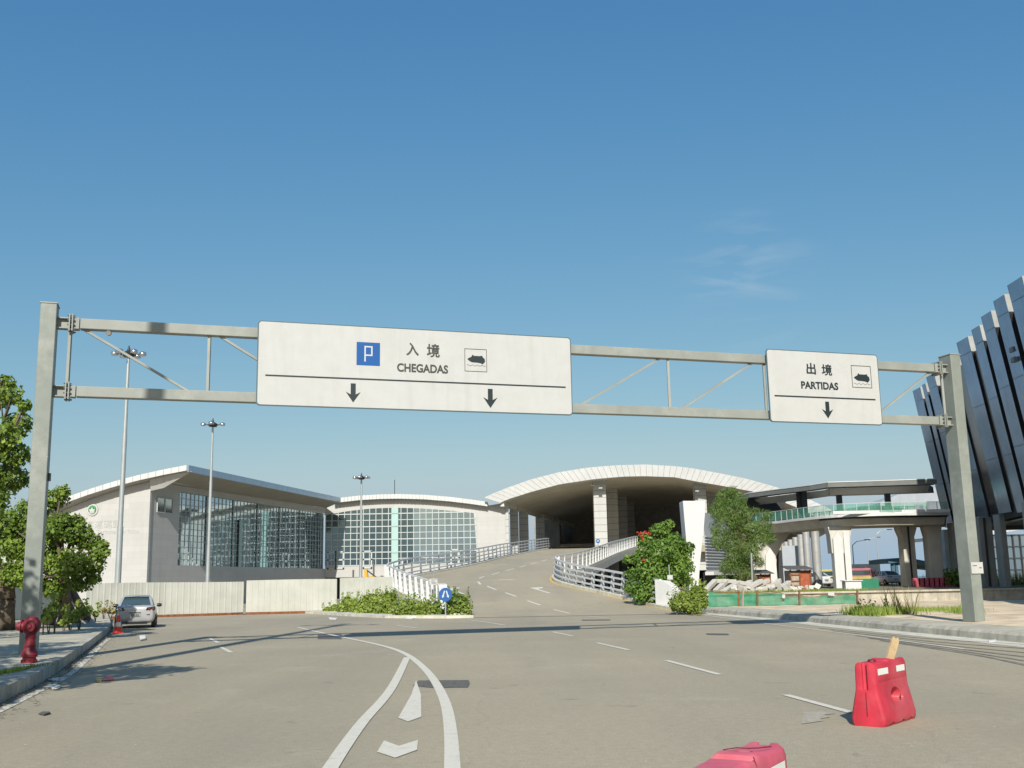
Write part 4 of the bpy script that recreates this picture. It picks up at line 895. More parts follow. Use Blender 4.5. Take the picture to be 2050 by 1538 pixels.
b = MB(); c_ = GL+gd*.22; b.box(c_+Vector((0,0,4.3)),(.06,.1,.2)); b.build('clip', 'bolt', gan)

# ---------------- signs hung on it
SO = .30
def sign(pxs, label, nm):
    c4 = [GP(x, y, SO) for x, y in pxs]
    tt = [ (Vector((p.x,p.y,0))-Vector((GL.x,GL.y,0))).dot(gd) for p in c4]
    l, r = (tt[0]+tt[3])/2, (tt[1]+tt[2])/2; zt2, zb2 = (c4[0].z+c4[1].z)/2, (c4[2].z+c4[3].z)/2
    o = Vector((GL.x,GL.y,0))+gn*SO; root = thing('gantry_sign', o+gd*(l+r)/2+Vector((0,0,zb2)), label, 'road sign')
    def rr_(l, r, z0, z1, rad, off, th, name, m, par=root):
        pts = []
        for cx, cz, a0 in ((r-rad,z1-rad,0),(l+rad,z1-rad,90),(l+rad,z0+rad,180),(r-rad,z0+rad,270)):
            for k in range(7): a = R_(a0+k*15); pts.append(o+gn*off+gd*(cx+rad*math.cos(a))+Vector((0,0,cz+rad*math.sin(a))))
        bb = MB(); bb.prism(pts, gn*th); return bb.build(name, m, par)
    rr_(l, r, zb2, zt2, .10, -.03, .03, 'frame', 'signedge'); rr_(l+.03, r-.03, zb2+.03, zt2-.03, .08, 0, .012, 'panel', 'sign')
    bb = MB()
    for t_ in [l+.5+(r-l-1)*k/3 for k in range(4)]: bb.bar(o+gd*t_+gn*-.06+Vector((0,0,zb2+.1)), o+gd*t_+gn*-.06+Vector((0,0,zt2-.1)), .08, .06)
    bb.build('support_channel', 'beam', root)
    return root, o
def SPT(px, py): return GP(px, py, SO)
OFF = gn*.016
def stroke_rect(root, x0, y0, x1, y1, wd, m, nm='outline'):
    a, c, d, e = SPT(x0,y0)+OFF, SPT(x1,y0)+OFF, SPT(x1,y1)+OFF, SPT(x0,y1)+OFF
def srect(p_l, p_r, z0, z1, off=.016):
    o_ = Vector((GL.x,GL.y,0))+gn*(SO+off); return [o_+gd*p_l+Vector((0,0,z0)), o_+gd*p_r+Vector((0,0,z0)), o_+gd*p_r+Vector((0,0,z1)), o_+gd*p_l+Vector((0,0,z1))]
def TU(px, py): p = SPT(px, py); return (Vector((p.x,p.y,0))-Vector((GL.x,GL.y,0))).dot(gd), p.z
def frame_rect(root, l, r, z0, z1, wd, m, nm):
    bb = MB()
    for a in ((l,r,z0,z0+wd),(l,r,z1-wd,z1),(l,l+wd,z0+wd,z1-wd),(r-wd,r,z0+wd,z1-wd)): bb.prism(srect(*a), gn*.004)
    return bb.build(nm, m, root)
def arrow_dn(root, px, y0, y1):
    t_, z1 = TU(px, y0); _, z0 = TU(px, y1); Hh = z1-z0; o_ = Vector((GL.x,GL.y,0))+gn*(SO+.016)
    pl = [(-.13,1),(.13,1),(.13,.42),(.38,.55),(0,0),(-.38,.55),(-.13,.42)]
    bb = MB(); bb.prism([o_+gd*(t_+a*Hh)+Vector((0,0,z0+c*Hh)) for a, c in pl], gn*.004); bb.build('arrow', 'ink', root)
def ferry(root, cx, cy, s_):
    t_, z_ = TU(cx, cy); o_ = Vector((GL.x,GL.y,0))+gn*(SO+.016)
    pl = [(-.40,-.0),(-.30,.07),(-.22,.10),(-.17,.20),(-.08,.15),(.02,.155),(.12,.15),(.22,.16),(.27,.18),(.30,.10),(.38,.04),(.40,-.08),(.33,-.16),(.28,-.20),(.20,-.16),(.05,-.14),(-.20,-.13),(-.30,-.08)]
    bb = MB(); bb.prism([o_+gd*(t_+a*s_)+Vector((0,0,z_+c*s_)) for a, c in pl], gn*.004); bb.build('ferry_symbol', 'ink', root)
    bb = MB(); pv = [o_+gd*(t_+(-.42+.84*k/24)*s_)+Vector((0,0,z_+(-.27+.025*math.sin(k*1.05))*s_)) for k in range(25)]
    for a, c in zip(pv, pv[1:]): bb.add([a-Vector((0,0,.006)), c-Vector((0,0,.006)), c+Vector((0,0,.006)), a+Vector((0,0,.006))], [(0,1,2,3)])
    bb.build('wave_line', 'inkg', root)
s1, so = sign([(515,640),(1142,677),(1147,832),(514,812)], 'broad white gantry sign reading CHEGADAS with a blue parking square', 's')
l_, zl_ = TU(531,750); r_2, zr_ = TU(1132,777); zm_ = (zl_+zr_)/2
b = MB(); b.prism(srect(l_, r_2, zm_-.02, zm_+.02), gn*.004); b.build('divider_line', 'ink', s1)
arrow_dn(s1, 707, 768, 806); arrow_dn(s1, 981, 779, 817)
a, z0 = TU(713.5,731); c, z1 = TU(760.5,684.5); z1 = z0+(c-a)
b = MB(); b.prism(srect(a, c, z0, z1), gn*.004); pk = b.build('parking_square', 'blue', s1)
u_ = c-a; b = MB(); wd = u_*.055
def pr(x0,x1,y0,y1): b.prism(srect(a+u_*x0, a+u_*x1, z0+u_*y0, z0+u_*y1, .021), gn*.004)
pr(.33,.39,.16,.84); pr(.39,.68,.78,.84); pr(.62,.68,.47,.78); pr(.39,.68,.41,.47); b.build('letter_p', 'whitep', pk)
def stext(root, body, px, py, hpx, m, width_px=None, bold=0.0):
    t_, z_ = TU(px, py); _, z2 = TU(px, py-hpx); wd = None
    if width_px: wd = TU(px+width_px/2, py)[0]-TU(px-width_px/2, py)[0]
    c_ = Vector((GL.x,GL.y,0))+gn*(SO+.018)+gd*t_+Vector((0,0,z_)); return text(body, 'lettering', m, c_, gd, (0,0,1), z2-z_, root, wd, .003, bold)
stext(s1, '入', 825.5, 699.5, 26, 'inkg', 25, .02); stext(s1, '境', 867, 702.5, 27, 'inkg', 26, .018); stext(s1, 'CHEGADAS', 846, 738, 17, 'inkg', 102, .03)
a, z0 = TU(930,743.5); c, z1 = TU(974,697); frame_rect(s1, a, c, z0, z0+(c-a), .014, 'inkg', 'symbol_frame'); ferry(s1, 953, 720, (c-a))
s2, so2 = sign([(1534,698),(1756,711),(1767,852),(1541,845)], 'smaller white gantry sign reading PARTIDAS near the right post', 's')
l_, zl_ = TU(1550,792); r_2, zr_ = TU(1752,801); zm_ = (zl_+zr_)/2
b = MB(); b.prism(srect(l_, r_2, zm_-.022, zm_+.022), gn*.004); b.build('divider_line', 'ink', s2)
arrow_dn(s2, 1655, 804.5, 838)
stext(s2, '出', 1623, 738.5, 22.5, 'ink', 18.5, .022); stext(s2, '境', 1654.5, 741, 22.5, 'ink', 20.5, .018); stext(s2, 'PARTIDAS', 1640.5, 772.5, 15, 'ink', 74, .032)
a, z0 = TU(1706,776); c, z1 = TU(1742,736); frame_rect(s2, a, c, z0, z0+(c-a)*.98, .018, 'inkg', 'symbol_frame'); ferry(s2, 1724.5, 757, (c-a))
# small notice on the right post
pn = thing('notice_plate', GR+gn*.31+Vector((0,0,1.9)), 'small white notice plate strapped low on the right gantry post', 'sign')
c_ = PLN(1956, 1137, GR+gn*.32, gd); b = MB(); b.box(c_, (.46,.02,.36), m=qg); b.build('plate', 'sign', pn)
b = MB(); b.box(c_+gn*.014+gd*-.09+Vector((0,0,.07)), (.16,.004,.02), m=qg); b.box(c_+gn*.014+gd*.12+Vector((0,0,0)), (.09,.004,.025), m=qg); b.build('print', 'inkg', pn)

# ================================================================== HIGH MAST LAMPS
def mast(base, Hm, r0, r1, label, arms=4, arm=1.4, rot=0.0, name='lamp_mast'):
    root = thing(name, base, label, 'lamp mast', 'tall floodlight masts'); bx = Vector(base)
    bb = MB(); bb.tube(bx, bx+Vector((0,0,Hm*.33)), r0, r0*.82+r1*.18, 14); bb.tube(bx+Vector((0,0,Hm*.33)), bx+Vector((0,0,Hm*.68)), r0*.74, r0*.5+r1*.5, 14); bb.tube(bx+Vector((0,0,Hm*.68)), bx+Vector((0,0,Hm)), r0*.42+r1*.5, r1, 14); bb.build('pole', 'pole', root, smooth='auto')
    bb = MB(); tz = bx+Vector((0,0,Hm)); bb.lathe(tz, [(.1,-.35),(.35,-.3),(.42,-.05),(.12,.15),(.03,.5)], 14)
    for k in range(arms*2): t = rot+k*math.pi/arms; bb.bar(tz+Vector((0,0,-.1)), tz+Vector((math.cos(t)*arm*.8, math.sin(t)*arm*.8, -.12)), .07, .07)
    n_ = 20; bb.path([tz+Vector((math.cos(i*2*math.pi/n_)*arm*.55, math.sin(i*2*math.pi/n_)*arm*.55, -.15)) for i in range(n_+1)], [.03]*(n_+1), 6); bb.build('head_frame', 'steel', root)
    for k in range(arms*2):
        t = rot+k*math.pi/arms; c_ = tz+Vector((math.cos(t)*arm, math.sin(t)*arm, -.1)); l_b = MB(); l_b.lathe(c_, [(.1,.18),(.24,.1),(.27,-.06),(.22,-.12)], 12); l_b.build('lamp_housing', 'chrome', root, smooth=True)
    return root
def base_of(px, Y): p = P(px, 1170, Y); return Vector((p.x, Y, 0))
def hof(px, py, Y): return P(px, py, Y).z
mast(base_of(235.5,74), 74 and hof(250,706,74), .22, .10, 'tall floodlight mast rising behind the parked car, seen through the gantry', 3, .95, .2)
mast(base_of(415.5,101), hof(424,848,101), .20, .09, 'mid-height floodlight mast in front of the sloping glass wall', 2, .9, .1)
mast(base_of(722,132), hof(722.5,955,132), .21, .10, 'short-looking floodlight mast in front of the middle hall', 3, .85, .4)
mast((-10.35,9.6,.24), 27.2, .34, .17, 'floodlight mast on the left pavement just outside the view, casting its shadow', 2, 1.5, .0)

# ================================================================== HOARDING
def hoarding(name, pts, label, H_=2.15, sag=0):
    pts = [Vector(p) for p in pts]; root = thing(name, pts[0], label, 'hoarding'); vs = []; fs = []
    q = []; per = .38; L = sum((c-a).length for a, c in zip(pts, pts[1:])); n = int(L/per); rs = resample(pts, n+1)
    for i in range(n):
        a, c = rs[i], rs[i+1]; d = (c-a).normalized(); nn = Vector((d.y,-d.x,0))
        for u_, o_ in ((0,0),(.70,0),(.76,.014),(.94,.014)): q.append((a.lerp(c, u_)+nn*o_))
    q.append(rs[-1]); rg = random.Random(len(q))
    tops = [p+Vector((0,0,H_+.02*math.sin(i*.05))) for i, p in enumerate(q)]; bots = up(q, .16)
    mid_ = [p.lerp(t_, .5)+Vector((0,.03*mn.noise(p*.9),0)) for p, t_ in zip(bots, tops)]
    bb = MB(); bb.ribbon(tops, mid_); bb.ribbon(mid_, bots); bb.build('sheeting', 'hoard', root)
    bb = MB(); bb.ribbon(up(offset(rs,-.06), .26), up(offset(rs,-.06), .0)); 
    for a, c in zip(rs[::6], rs[6::6]): bb.bar(a+Vector((0,.0,.08)), c+Vector((0,.0,.08)), .1, .16)
    bb.build('base_rail', 'rust', root)
    for p in rs[::14]: bb = MB(); bb.bar(p+Vector((0,.12,0)), p+Vector((0,.12,H_)), .06, .06); bb.build('post', 'bolt', root)
    return root
hb = [G(170,1241.5), G(330,1235.8), G(487,1231)]
hoarding('hoarding', hb, 'long corrugated cream hoarding from the trees past the parked car')
hoarding('hoarding', [G(492,1231), G(560,1229.5), G(674,1227)], 'middle run of corrugated cream hoarding before the low bushes', 2.2)
hoarding('hoarding', [G(680,1227), G(786,1226)], 'short run of cream hoarding ending at the white ramp railing', 2.25)
hoarding('hoarding', [Vector((-45,40,0)), Vector((-27,50,0)), Vector((-26.6,66,0))], 'shaded corrugated hoarding behind the two left trees', 2.2)
b = MB()
for px, Y, h_ in ((707,88,3.0),(748,88,3.7)): p = base_of(px, Y); bb = MB(); bb.tube(p, p+Vector((0,0,h_)), .07); tag(bb.build('steel_stake', 'bolt'), 'thin stake behind the hoarding '+('left' if px < 720 else 'right')+' of the yellow digger arm', 'stake', 'thin stakes')
dg = thing('excavator_arm', base_of(735,86), 'yellow excavator arm showing above the hoarding', 'excavator')
def D(px, py): return P(px, py, 86)
b = MB(); b.prism([D(729,1200), D(729,1141), D(734,1140), D(736,1150), D(736,1200)], (0,.4,0)); b.build('stick', 'yellow', dg)
b = MB(); b.bar(D(734,1142)+Vector((0,.2,0)), D(754,1157)+Vector((0,.2,0)), .12, .1); b.build('ram', 'steel', dg)
b = MB(); b.prism([D(737,1152), D(755,1156), D(758,1164), D(758,1200), D(748,1200), D(744,1160)], (0,.5,0)); b.build('boom', 'yellow', dg)

# ================================================================== SMALL ROAD SIGNS
ks = thing('keep_sign', G(892,1231.5,.14), 'round blue sign with two diverging white arrows in front of the low bushes', 'road sign')
kb = G(892,1231.5,.14); r_s = 13.2*kb.y/FPX; kc = P(892, 1190.5, kb.y)
b = MB(); b.tube(kb-Vector((0,0,.1)), kc, .035, n=8); b.build('pole', 'pole', ks)
b = MB(); b.lathe(kc+Vector((0,-.06,0)), [(r_s,-.02),(r_s,0),(r_s*.98,.01)], 36, 'y'); b.build('disc', 'blue', ks)
b = MB()
for s_ in (-1,1):
    d = Vector((s_*.30,0,-1)).normalized(); nn = Vector((d.z,0,-d.x)); c0_ = kc+Vector((s_*r_s*.13,-.085,r_s*.55)); L = r_s*1.12
    pl = [(0,-.085),(0,.085),(.66,.085),(.64,.2),(1,0),(.64,-.2),(.66,-.085)]
    b.prism([c0_+d*(a*L)+nn*(c*r_s) for a, c in pl], (0,-.01,0))
b.build('arrows', 'whitep', ks)
bo = thing('notice_board', G(868,1222,.14), 'small white notice board on a thin post behind the round blue sign', 'sign')
bp = P(868,1165,61.5); b = MB(); b.tube(Vector((bp.x,61.5,0)), bp+Vector((.03,0,1.0)), .03, n=8); b.build('pole', 'pole', bo)
b = MB(); b.box(bp+Vector((0,-.05,0)), (.44,.03,.34)); b.build('board', 'sign', bo)
b = MB(); rg = random.Random(2)
for k in range(4): b.box(bp+Vector((rg.uniform(-.04,.04),-.068,.11-.07*k)), (rg.uniform(.2,.34),.004,.022))
b.build('print', 'inkg', bo)
us = thing('ahead_sign', RR(1197,1118) if False else Vector((0,0,0)), 'tiny round blue ahead-only sign against the first central column', 'road sign'); 
uc = P(1197,1083.5,136); ub = Vector((uc.x,136,hgt(136))); us.location = ub; WL[us.name] = ub
b = MB(); b.tube(ub, uc, .04, n=8); b.build('pole', 'pole', us)
b = MB(); b.lathe(uc+Vector((0,-.06,0)), [(.27,-.02),(.27,.01)], 28, 'y'); b.build('disc', 'blue', us)
b = MB(); b.prism([uc+Vector((a,-.08,c)) for a, c in ((-.17,-.05),(0,.18),(.17,-.05),(.1,-.1),(.0,.03),(-.1,-.1))], (0,-.01,0)); b.build('arrow', 'whitep', us)
wb = thing('marker_board', P(1340,1157,62), 'small white board on a stem above the quarter round wall end', 'sign'); c_ = P(1341,1156,61)
b = MB(); b.tube(Vector((c_.x,61,0)), c_+Vector((-.02,0,.7)), .03, n=8); b.build('pole', 'pole', wb); b = MB(); b.box(c_+Vector((0,-.05,0)), (.30,.03,.25)); b.build('board', 'sign', wb)

# ================================================================== HYDRANT
HS = .9; hy0 = G(58,1327,.24); hy = thing('fire_hydrant', hy0, 'dark red pillar hydrant with a left-facing outlet beside the left gantry post', 'hydrant'); k = 1.0
b = MB(); b.lathe(hy0, [(.0,0),(.2,0),(.2,.04),(.165,.05),(.165,.13),(.2,.135),(.2,.165),(.21,.17),(.205,.22),(.17,.27),(.145,.31),(.135,.33),(.135,.36),(.15,.365),(.15,.385),(.13,.39),(.125,.55),(.14,.56),(.14,.58),(.125,.59),(.13,.66),(.165,.68),(.165,.71),(.15,.72)], 28); b.build('barrel', 'hyd', hy, smooth='auto')
b = MB(); hc = hy0+Vector((.02,0,.84)); b.lathe(hc, [(.0,.2),(.1,.195),(.15,.16),(.16,.06),(.155,-.12)][::-1], 24)
b.lathe(hc, [(.155,-.16),(.17,-.14),(.17,-.02),(.15,.13),(.11,.19),(.04,.2)], 24, 'x'); b.build('head', 'hyd', hy, smooth='auto')
b = MB(); b.lathe(hc+Vector((-.1,-.03,-.02)), [(.115,0),(.115,-.12),(.15,-.125),(.15,-.16),(.10,-.165),(.10,-.24),(.06,-.245),(.045,-.30),(.0,-.30)], 20, 'x'); b.build('outlet_cap', 'hyd', hy, smooth='auto')
b = MB(); b.lathe(hc+Vector((.04,-.12,-.01)), [(.11,0),(.11,-.06),(.13,-.065),(.13,-.09),(.05,-.10),(.045,-.14)], 20, 'y'); b.build('front_cap', 'hyd', hy, smooth='auto')
b = MB()
for i in range(10): t = i*math.pi/5; c_ = hy0+Vector((.185*math.cos(t), .185*math.sin(t), 0)); b.tube(c_+Vector((0,0,.035)), c_+Vector((0,0,.075)), .018, n=6)
b.build('bolts', 'hyd', hy)

for ch in hy.children:
    for v in ch.data.vertices: v.co = v.co*.82; v.co.z *= 1.12
# ================================================================== WATER BARRIERS
def barrier_mesh():
    Lh = .53; prof = [(0,.215),(.03,.235),(.10,.24),(.26,.20),(.42,.155),(.47,.15),(.58,.147),(.70,.142),(.735,.13),(.755,.10)]
    ring = [(s_*w_, z) for s_, pr_ in ((1, prof), (-1, prof[::-1])) for z, w_ in pr_]
    st = [(-Lh,.80),(-Lh+.03,.95),(-Lh+.08,1),(-.2,1),(0,1),(.2,1),(Lh-.08,1),(Lh-.03,.95),(Lh,.80)]
    vs = []; n = len(ring)
    for y, k_ in st:
        for x, z in ring: vs.append((x*k_, y, z if z < .6 else z+.02*math.cos(y*9)))
    fs = [(i*n+j, i*n+(j+1) % n, (i+1)*n+(j+1) % n, (i+1)*n+j) for i in range(len(st)-1) for j in range(n)]+[tuple(range(n)), tuple(range((len(st)-1)*n, len(st)*n))[::-1]]
    b = MB(); b.add(vs, fs); body = b.build('body', 'red', None, loc=(0,0,0))
    cuts = []
    def cutter(bb):
        o = bb.build('cut', 'red', None, loc=(0,0,0)); cuts.append(o)
    c = MB()
    def hp(x, k): return [Vector((x, .02+.20*k*math.cos(t), .30+.15*k*math.sin(t)*(1 if math.sin(t) > 0 else .35))) for t in [i*2*math.pi/28 for i in range(28)]]
    A_, B_, C_ = hp(-.30, 1.1), hp(0, .62), hp(.30, 1.1); c.add(A_+B_+C_, [(i, (i+1) % 28, 28+(i+1) % 28, 28+i) for i in range(28)]+[(28+i, 28+(i+1) % 28, 56+(i+1) % 28, 56+i) for i in range(28)]+[tuple(range(28))[::-1], tuple(range(56, 84))]); cutter(c)
    for y in (-.28,.05,.32): c = MB(); c.lathe((-.5,y,-.01), [(.055,0),(.055,1.0)], 16, 'x'); cutter(c)
    for s_ in (-1,1): c = MB(); c.box((0,s_*(Lh+.01),.60), (.075,.12,.34)); cutter(c)
    c = MB(); c.box((0,-.12,.79), (.5,.10,.10)); cutter(c); c = MB(); c.box((.02,.13,.80), (.14,.12,.16)); cutter(c)
    c = MB(); c.box((.155,.0,.52), (.02,.9,.012)); cutter(c); c = MB(); c.box((-.155,.0,.52), (.02,.9,.012)); cutter(c)
    c = MB(); c.box((.23,.0,.46), (.16,.02,.012), m=Matrix.Rotation(.6,3,'X')); cutter(c)
    for o in cuts:
        md = body.modifiers.new('b', 'BOOLEAN'); md.operation = 'DIFFERENCE'; md.solver = 'EXACT'; md.object = o
    bv = body.modifiers.new('v', 'BEVEL'); bv.width = .014; bv.segments = 2; bv.limit_method = 'ANGLE'; bv.angle_limit = R_(28)
    dg_ = bpy.context.evaluated_depsgraph_get(); dg_.update(); me = bpy.data.meshes.new_from_object(body.evaluated_get(dg_)); body.modifiers.clear(); body.data = me
    for p in me.polygons: p.use_smooth = True
    me.set_sharp_from_angle(angle=R_(50))
    for o in cuts: bpy.data.objects.remove(o)
    return body
def barrier(loc, rz, label, sc_=(1,1,1), m=None, src=None):
    root = thing('water_barrier', (0,0,0), label, 'barrier', 'red plastic water barriers')
    if src is None: body = barrier_mesh()
    else: body = src.copy(); body.data = src.data.copy(); COL.objects.link(body)
    body.parent = root
    if m: body.data.materials.clear(); body.data.materials.append(M[m])
    for s_ in (-1,1):
        for y0, y1 in ((-.45,-.12),(.15,.43)):
            bb = MB(); bb.add([(s_*.149,y0,.60),(s_*.149,y1,.60),(s_*.1475,y1,.675),(s_*.1475,y0,.675)], [(0,1,2,3)]); bb.build('reflector', 'reflect', root)
    root.location = loc; root.rotation_euler = (0,0,rz); root.scale = sc_; return root, body
bm_c = Vector((4.37,13.33,0)); w1, bd = barrier(bm_c, R_(-39), 'upright red water barrier on the road with a board stuck in its top', (.88,1.0,.95))
w2, _ = barrier(Vector((1.21,6.24,0)), R_(-30), 'faded cracked red water barrier cut off by the bottom edge', (.97,.97,.98), 'redt', bd)
w2c = MB(); ck = lambda pts_: w2c.path([Vector(p) for p in pts_], [.0035]*len(pts_), 5)
ck([(-.10,.05,.772),(-.04,.12,.778),(.02,.13,.776),(.07,.2,.772),(.10,.33,.764)]); ck([(.13,-.1,.765),(.142,-.08,.70),(.15,-.05,.6),(.16,-.07,.5)])
o_c = w2c.build('crack', 'hyd', None, loc=(0,0,0)); o_c.parent = w2
w1c = MB(); w1c.bar((.199,.1,.27),(.175,.16,.33),.012,.006); w1c.bar((.212,.3,.2),(.225,.29,.13),.012,.006); w1c.bar((0,-.532,.12),(0,-.528,.40),.01,.008); w1c.lathe((0,-.27,.745),[(.055,0),(.05,.03),(.02,.035)],16); o_c = w1c.build('seam_marks', 'hyd', None, loc=(0,0,0)); o_c.parent = w1
pb = thing('broken_board', P(1783,1320,13.4), 'splintered brown board standing in the top of the upright red barrier', 'board')
a, c = P(1779,1333,13.45), P(1795,1275,13.45); d = (c-a); b = MB(); vs = []
q_ = [(-.055,0),(.055,0),(.058,.85),(.03,.97),(.005,.93),(-.03,1.0),(-.05,.96)]
vx = Vector((.93,.3,0)).normalized(); b.prism([a-d*.25+vx*x+d*(y*1.25) for x, y in q_], Vector((-.1,.3,0)).normalized()*.03); b.build('board', 'foam', pb)

# ================================================================== CONE
cn0 = G(236,1268); cn = thing('traffic_cone', cn0, 'red traffic cone with a white band behind the parked silver car', 'cone')
b = MB(); b.lathe(cn0, [(.19,.03),(.165,.05),(.13,.26)], 20); b.lathe(cn0, [(.095,.44),(.05,.68),(.03,.72)], 20); b.build('body', 'cone', cn, smooth='auto')
b = MB(); b.lathe(cn0, [(.131,.26),(.096,.44)], 20); b.build('band', 'reflect', cn, smooth=True); b = MB(); b.box(cn0+Vector((0,0,.02)), (.42,.42,.04), rz=.4); b.build('base', 'cone', cn, bevel=.01)

# ================================================================== CARS
def car(loc, rz, label, paint='silver', group=None):
    root = thing('parked_car', (0,0,0), label, 'car', group)
    st = [(0,.70,.34,.90),(.05,.80,.28,.96),(.18,.85,.24,1.01),(.7,.87,.20,1.03),(1.6,.875,.20,.98),(2.6,.875,.20,.94),(3.3,.87,.20,.90),(3.9,.84,.22,.80),(4.25,.76,.25,.70),(4.42,.62,.32,.58)]
    vs = []; ring0 = None
    for y, hw, zl, zb in st:
        zm = .62; half = [(0,zl),(hw*.8,zl),(hw*.95,zl+.07),(hw,zl+.22),(hw*1.0,zm),(hw*.985,zb-.10),(hw*.93,zb-.02),(hw*.80,zb+.01),(0,zb+.03)]
        ring = half+[(-x, z) for x, z in half[1:-1]][::-1]; vs += [(x, y, z) for x, z in ring]; n = len(ring)
    fs = [(i*n+j, i*n+(j+1) % n, (i+1)*n+(j+1) % n, (i+1)*n+j) for i in range(len(st)-1) for j in range(n)]+[tuple(range(n)), tuple(range((len(st)-1)*n, len(st)*n))[::-1]]
    b = MB(); b.add(vs, fs); o = b.build('body', paint, None, loc=(0,0,0), smooth=True); o.parent = root
    sb = o.modifiers.new('s', 'SUBSURF'); sb.levels = sb.render_levels = 1
    gh_ = [(.62,.70,.66,1.0,1.03),(1.28,.74,.57,1.0,1.37),(1.8,.75,.58,.98,1.44),(2.5,.75,.57,.96,1.42),(3.3,.74,.66,.92,.98)]
    def loft(f_, name, m, par=root):
        bb = MB(); f_(bb); o = bb.build(name, m, None, loc=(0,0,0), smooth='auto'); o.parent = par; return o
    def gl(bb):
        v_ = []
        for y, wb_, wt_, z0_, z1_ in gh_: v_ += [(-wb_,y,z0_),(-wt_,y,z1_-.0),(0,y,z1_+.03),(wt_,y,z1_),(wb_,y,z0_)]
        bb.add(v_, [(i*5+j, i*5+j+1, (i+1)*5+j+1, (i+1)*5+j) for i in range(4) for j in range(4)])
    loft(gl, 'windows', 'carglass')
    def rf(bb):
        v_ = []
        for y, wb_, wt_, z0_, z1_ in gh_[1:4]:
            yy = y-.08 if y < 1.5 else y+(.1 if y > 2.4 else 0); v_ += [(-wt_-.03,yy,z1_-.03),(-wt_+.04,yy,z1_+.025),(0,yy,z1_+.05),(wt_-.04,yy,z1_+.025),(wt_+.03,yy,z1_-.03)]
        bb.add(v_, [(i*5+j, i*5+j+1, (i+1)*5+j+1, (i+1)*5+j) for i in range(2) for j in range(4)])
        for s_ in (-1,1):
            bb.bar((s_*.71,.55,1.0),(s_*.585,1.26,1.38), .10, .04); bb.bar((s_*.66,3.34,.98),(s_*.58,2.55,1.42), .07, .05); bb.bar((s_*.755,1.95,.98),(s_*.60,1.95,1.42), .02, .08)
    loft(rf, 'roof', paint)
    for s_ in (-1,1):
        def tl_(bb, s_=s_): bb.prism([Vector((s_*x, y, z)) for x, y, z in ((.46,-.02,.80),(.50,-.02,.92),(.84,.07,.955),(.865,.16,.86),(.84,.06,.80))], (0,.03,0))
        t_ = loft(tl_, 'tail_light', 'findark')
        def il(bb, s_=s_):
            bb.lathe((s_*.60,-.035,.86), [(.045,0),(.04,-.01)], 12, 'y'); bb.lathe((s_*.76,.0,.87), [(.05,0),(.045,-.015)], 12, 'y')
        loft(il, 'lens', 'redlamp' if s_ > 0 else 'lamp', t_)
        def mr_(bb, s_=s_): bb.lathe((s_*.98,2.95,.99), [(.02,-.12),(.075,-.10),(.085,0),(.075,.09),(.02,.12)], 12, 'x')
        loft(mr_, 'mirror', 'findark')
        for y in (.78,3.45):
            def wh(bb, s_=s_, y=y): bb.lathe((s_*.80,y,.31), [(.2,-.1*s_),(.30,-.10*s_),(.31,-.06*s_),(.31,.06*s_),(.30,.09*s_),(.2,.1*s_)], 22, 'x')
            wo_ = loft(wh, 'wheel', 'tyre')
            def rm(bb, s_=s_, y=y): bb.lathe((s_*.86,y,.31), [(.19,0),(.19,.03*s_),(.05,.045*s_)], 16, 'x')
            loft(rm, 'rim', 'chrome', wo_)
    loft(lambda bb: bb.box((0,-.03,.60),(.42,.02,.115)), 'plate_surround', 'lamp'); loft(lambda bb: bb.box((0,-.045,.60),(.36,.01,.075)), 'number_plate', 'ink')
    t_ = text('MR 38 18', 'plate_lettering', 'whitep', (0,-.052,.60), (1,0,0), (0,0,1), .05, None, .30, .001); t_.location = (0,-.052,.60-.025); t_.parent = root
    loft(lambda bb: (bb.box((0,-.015,.70),(.5,.02,.03)), bb.box((.57,.0,.605),(.14,.02,.03)), bb.box((0,.3,1.045),(.5,.03,.02))), 'trim', 'findark')
    loft(lambda bb: (bb.box((0,.05,.24),(1.1,.12,.10)), bb.tube((-.55,-.02,.27),(-.55,.25,.27),.035,n=10)), 'diffuser', 'findark')
    loft(lambda bb: bb.box((0,.02,.86),(.10,.02,.06)), 'badge', 'chrome')
    loft(lambda bb: (bb.box((-.35,2.0,.95),(.42,.16,.55)), bb.box((.35,2.0,.95),(.42,.16,.55))), 'seats', 'findark')
    root.location = loc; root.rotation_euler = (0,0,rz); return root
mc = car(G(269,1258.5), R_(17), 'silver saloon car parked at the left kerb in front of the cream hoarding')
# distant vehicles on the lower road to the right (small)
def far_car(px, Y, z, rz, label, paint):
    p = P(px, 1165, Y); c_ = clone(mc, (p.x, Y, z), rz, label, None)
    for ch in c_.children:
        if ch.name.split('.')[0] in ('body','roof'):
            ch.data = ch.data.copy(); ch.data.materials.clear(); ch.data.materials.append(M[paint])
    return c_
far_car(1795, 112, .8, R_(10), 'small silver car seen end-on between the two-legged pier and the grooved pier', 'silver')
far_car(1752, 122, .8, R_(75), 'small dark car beyond the white pier near the palm', 'steel')
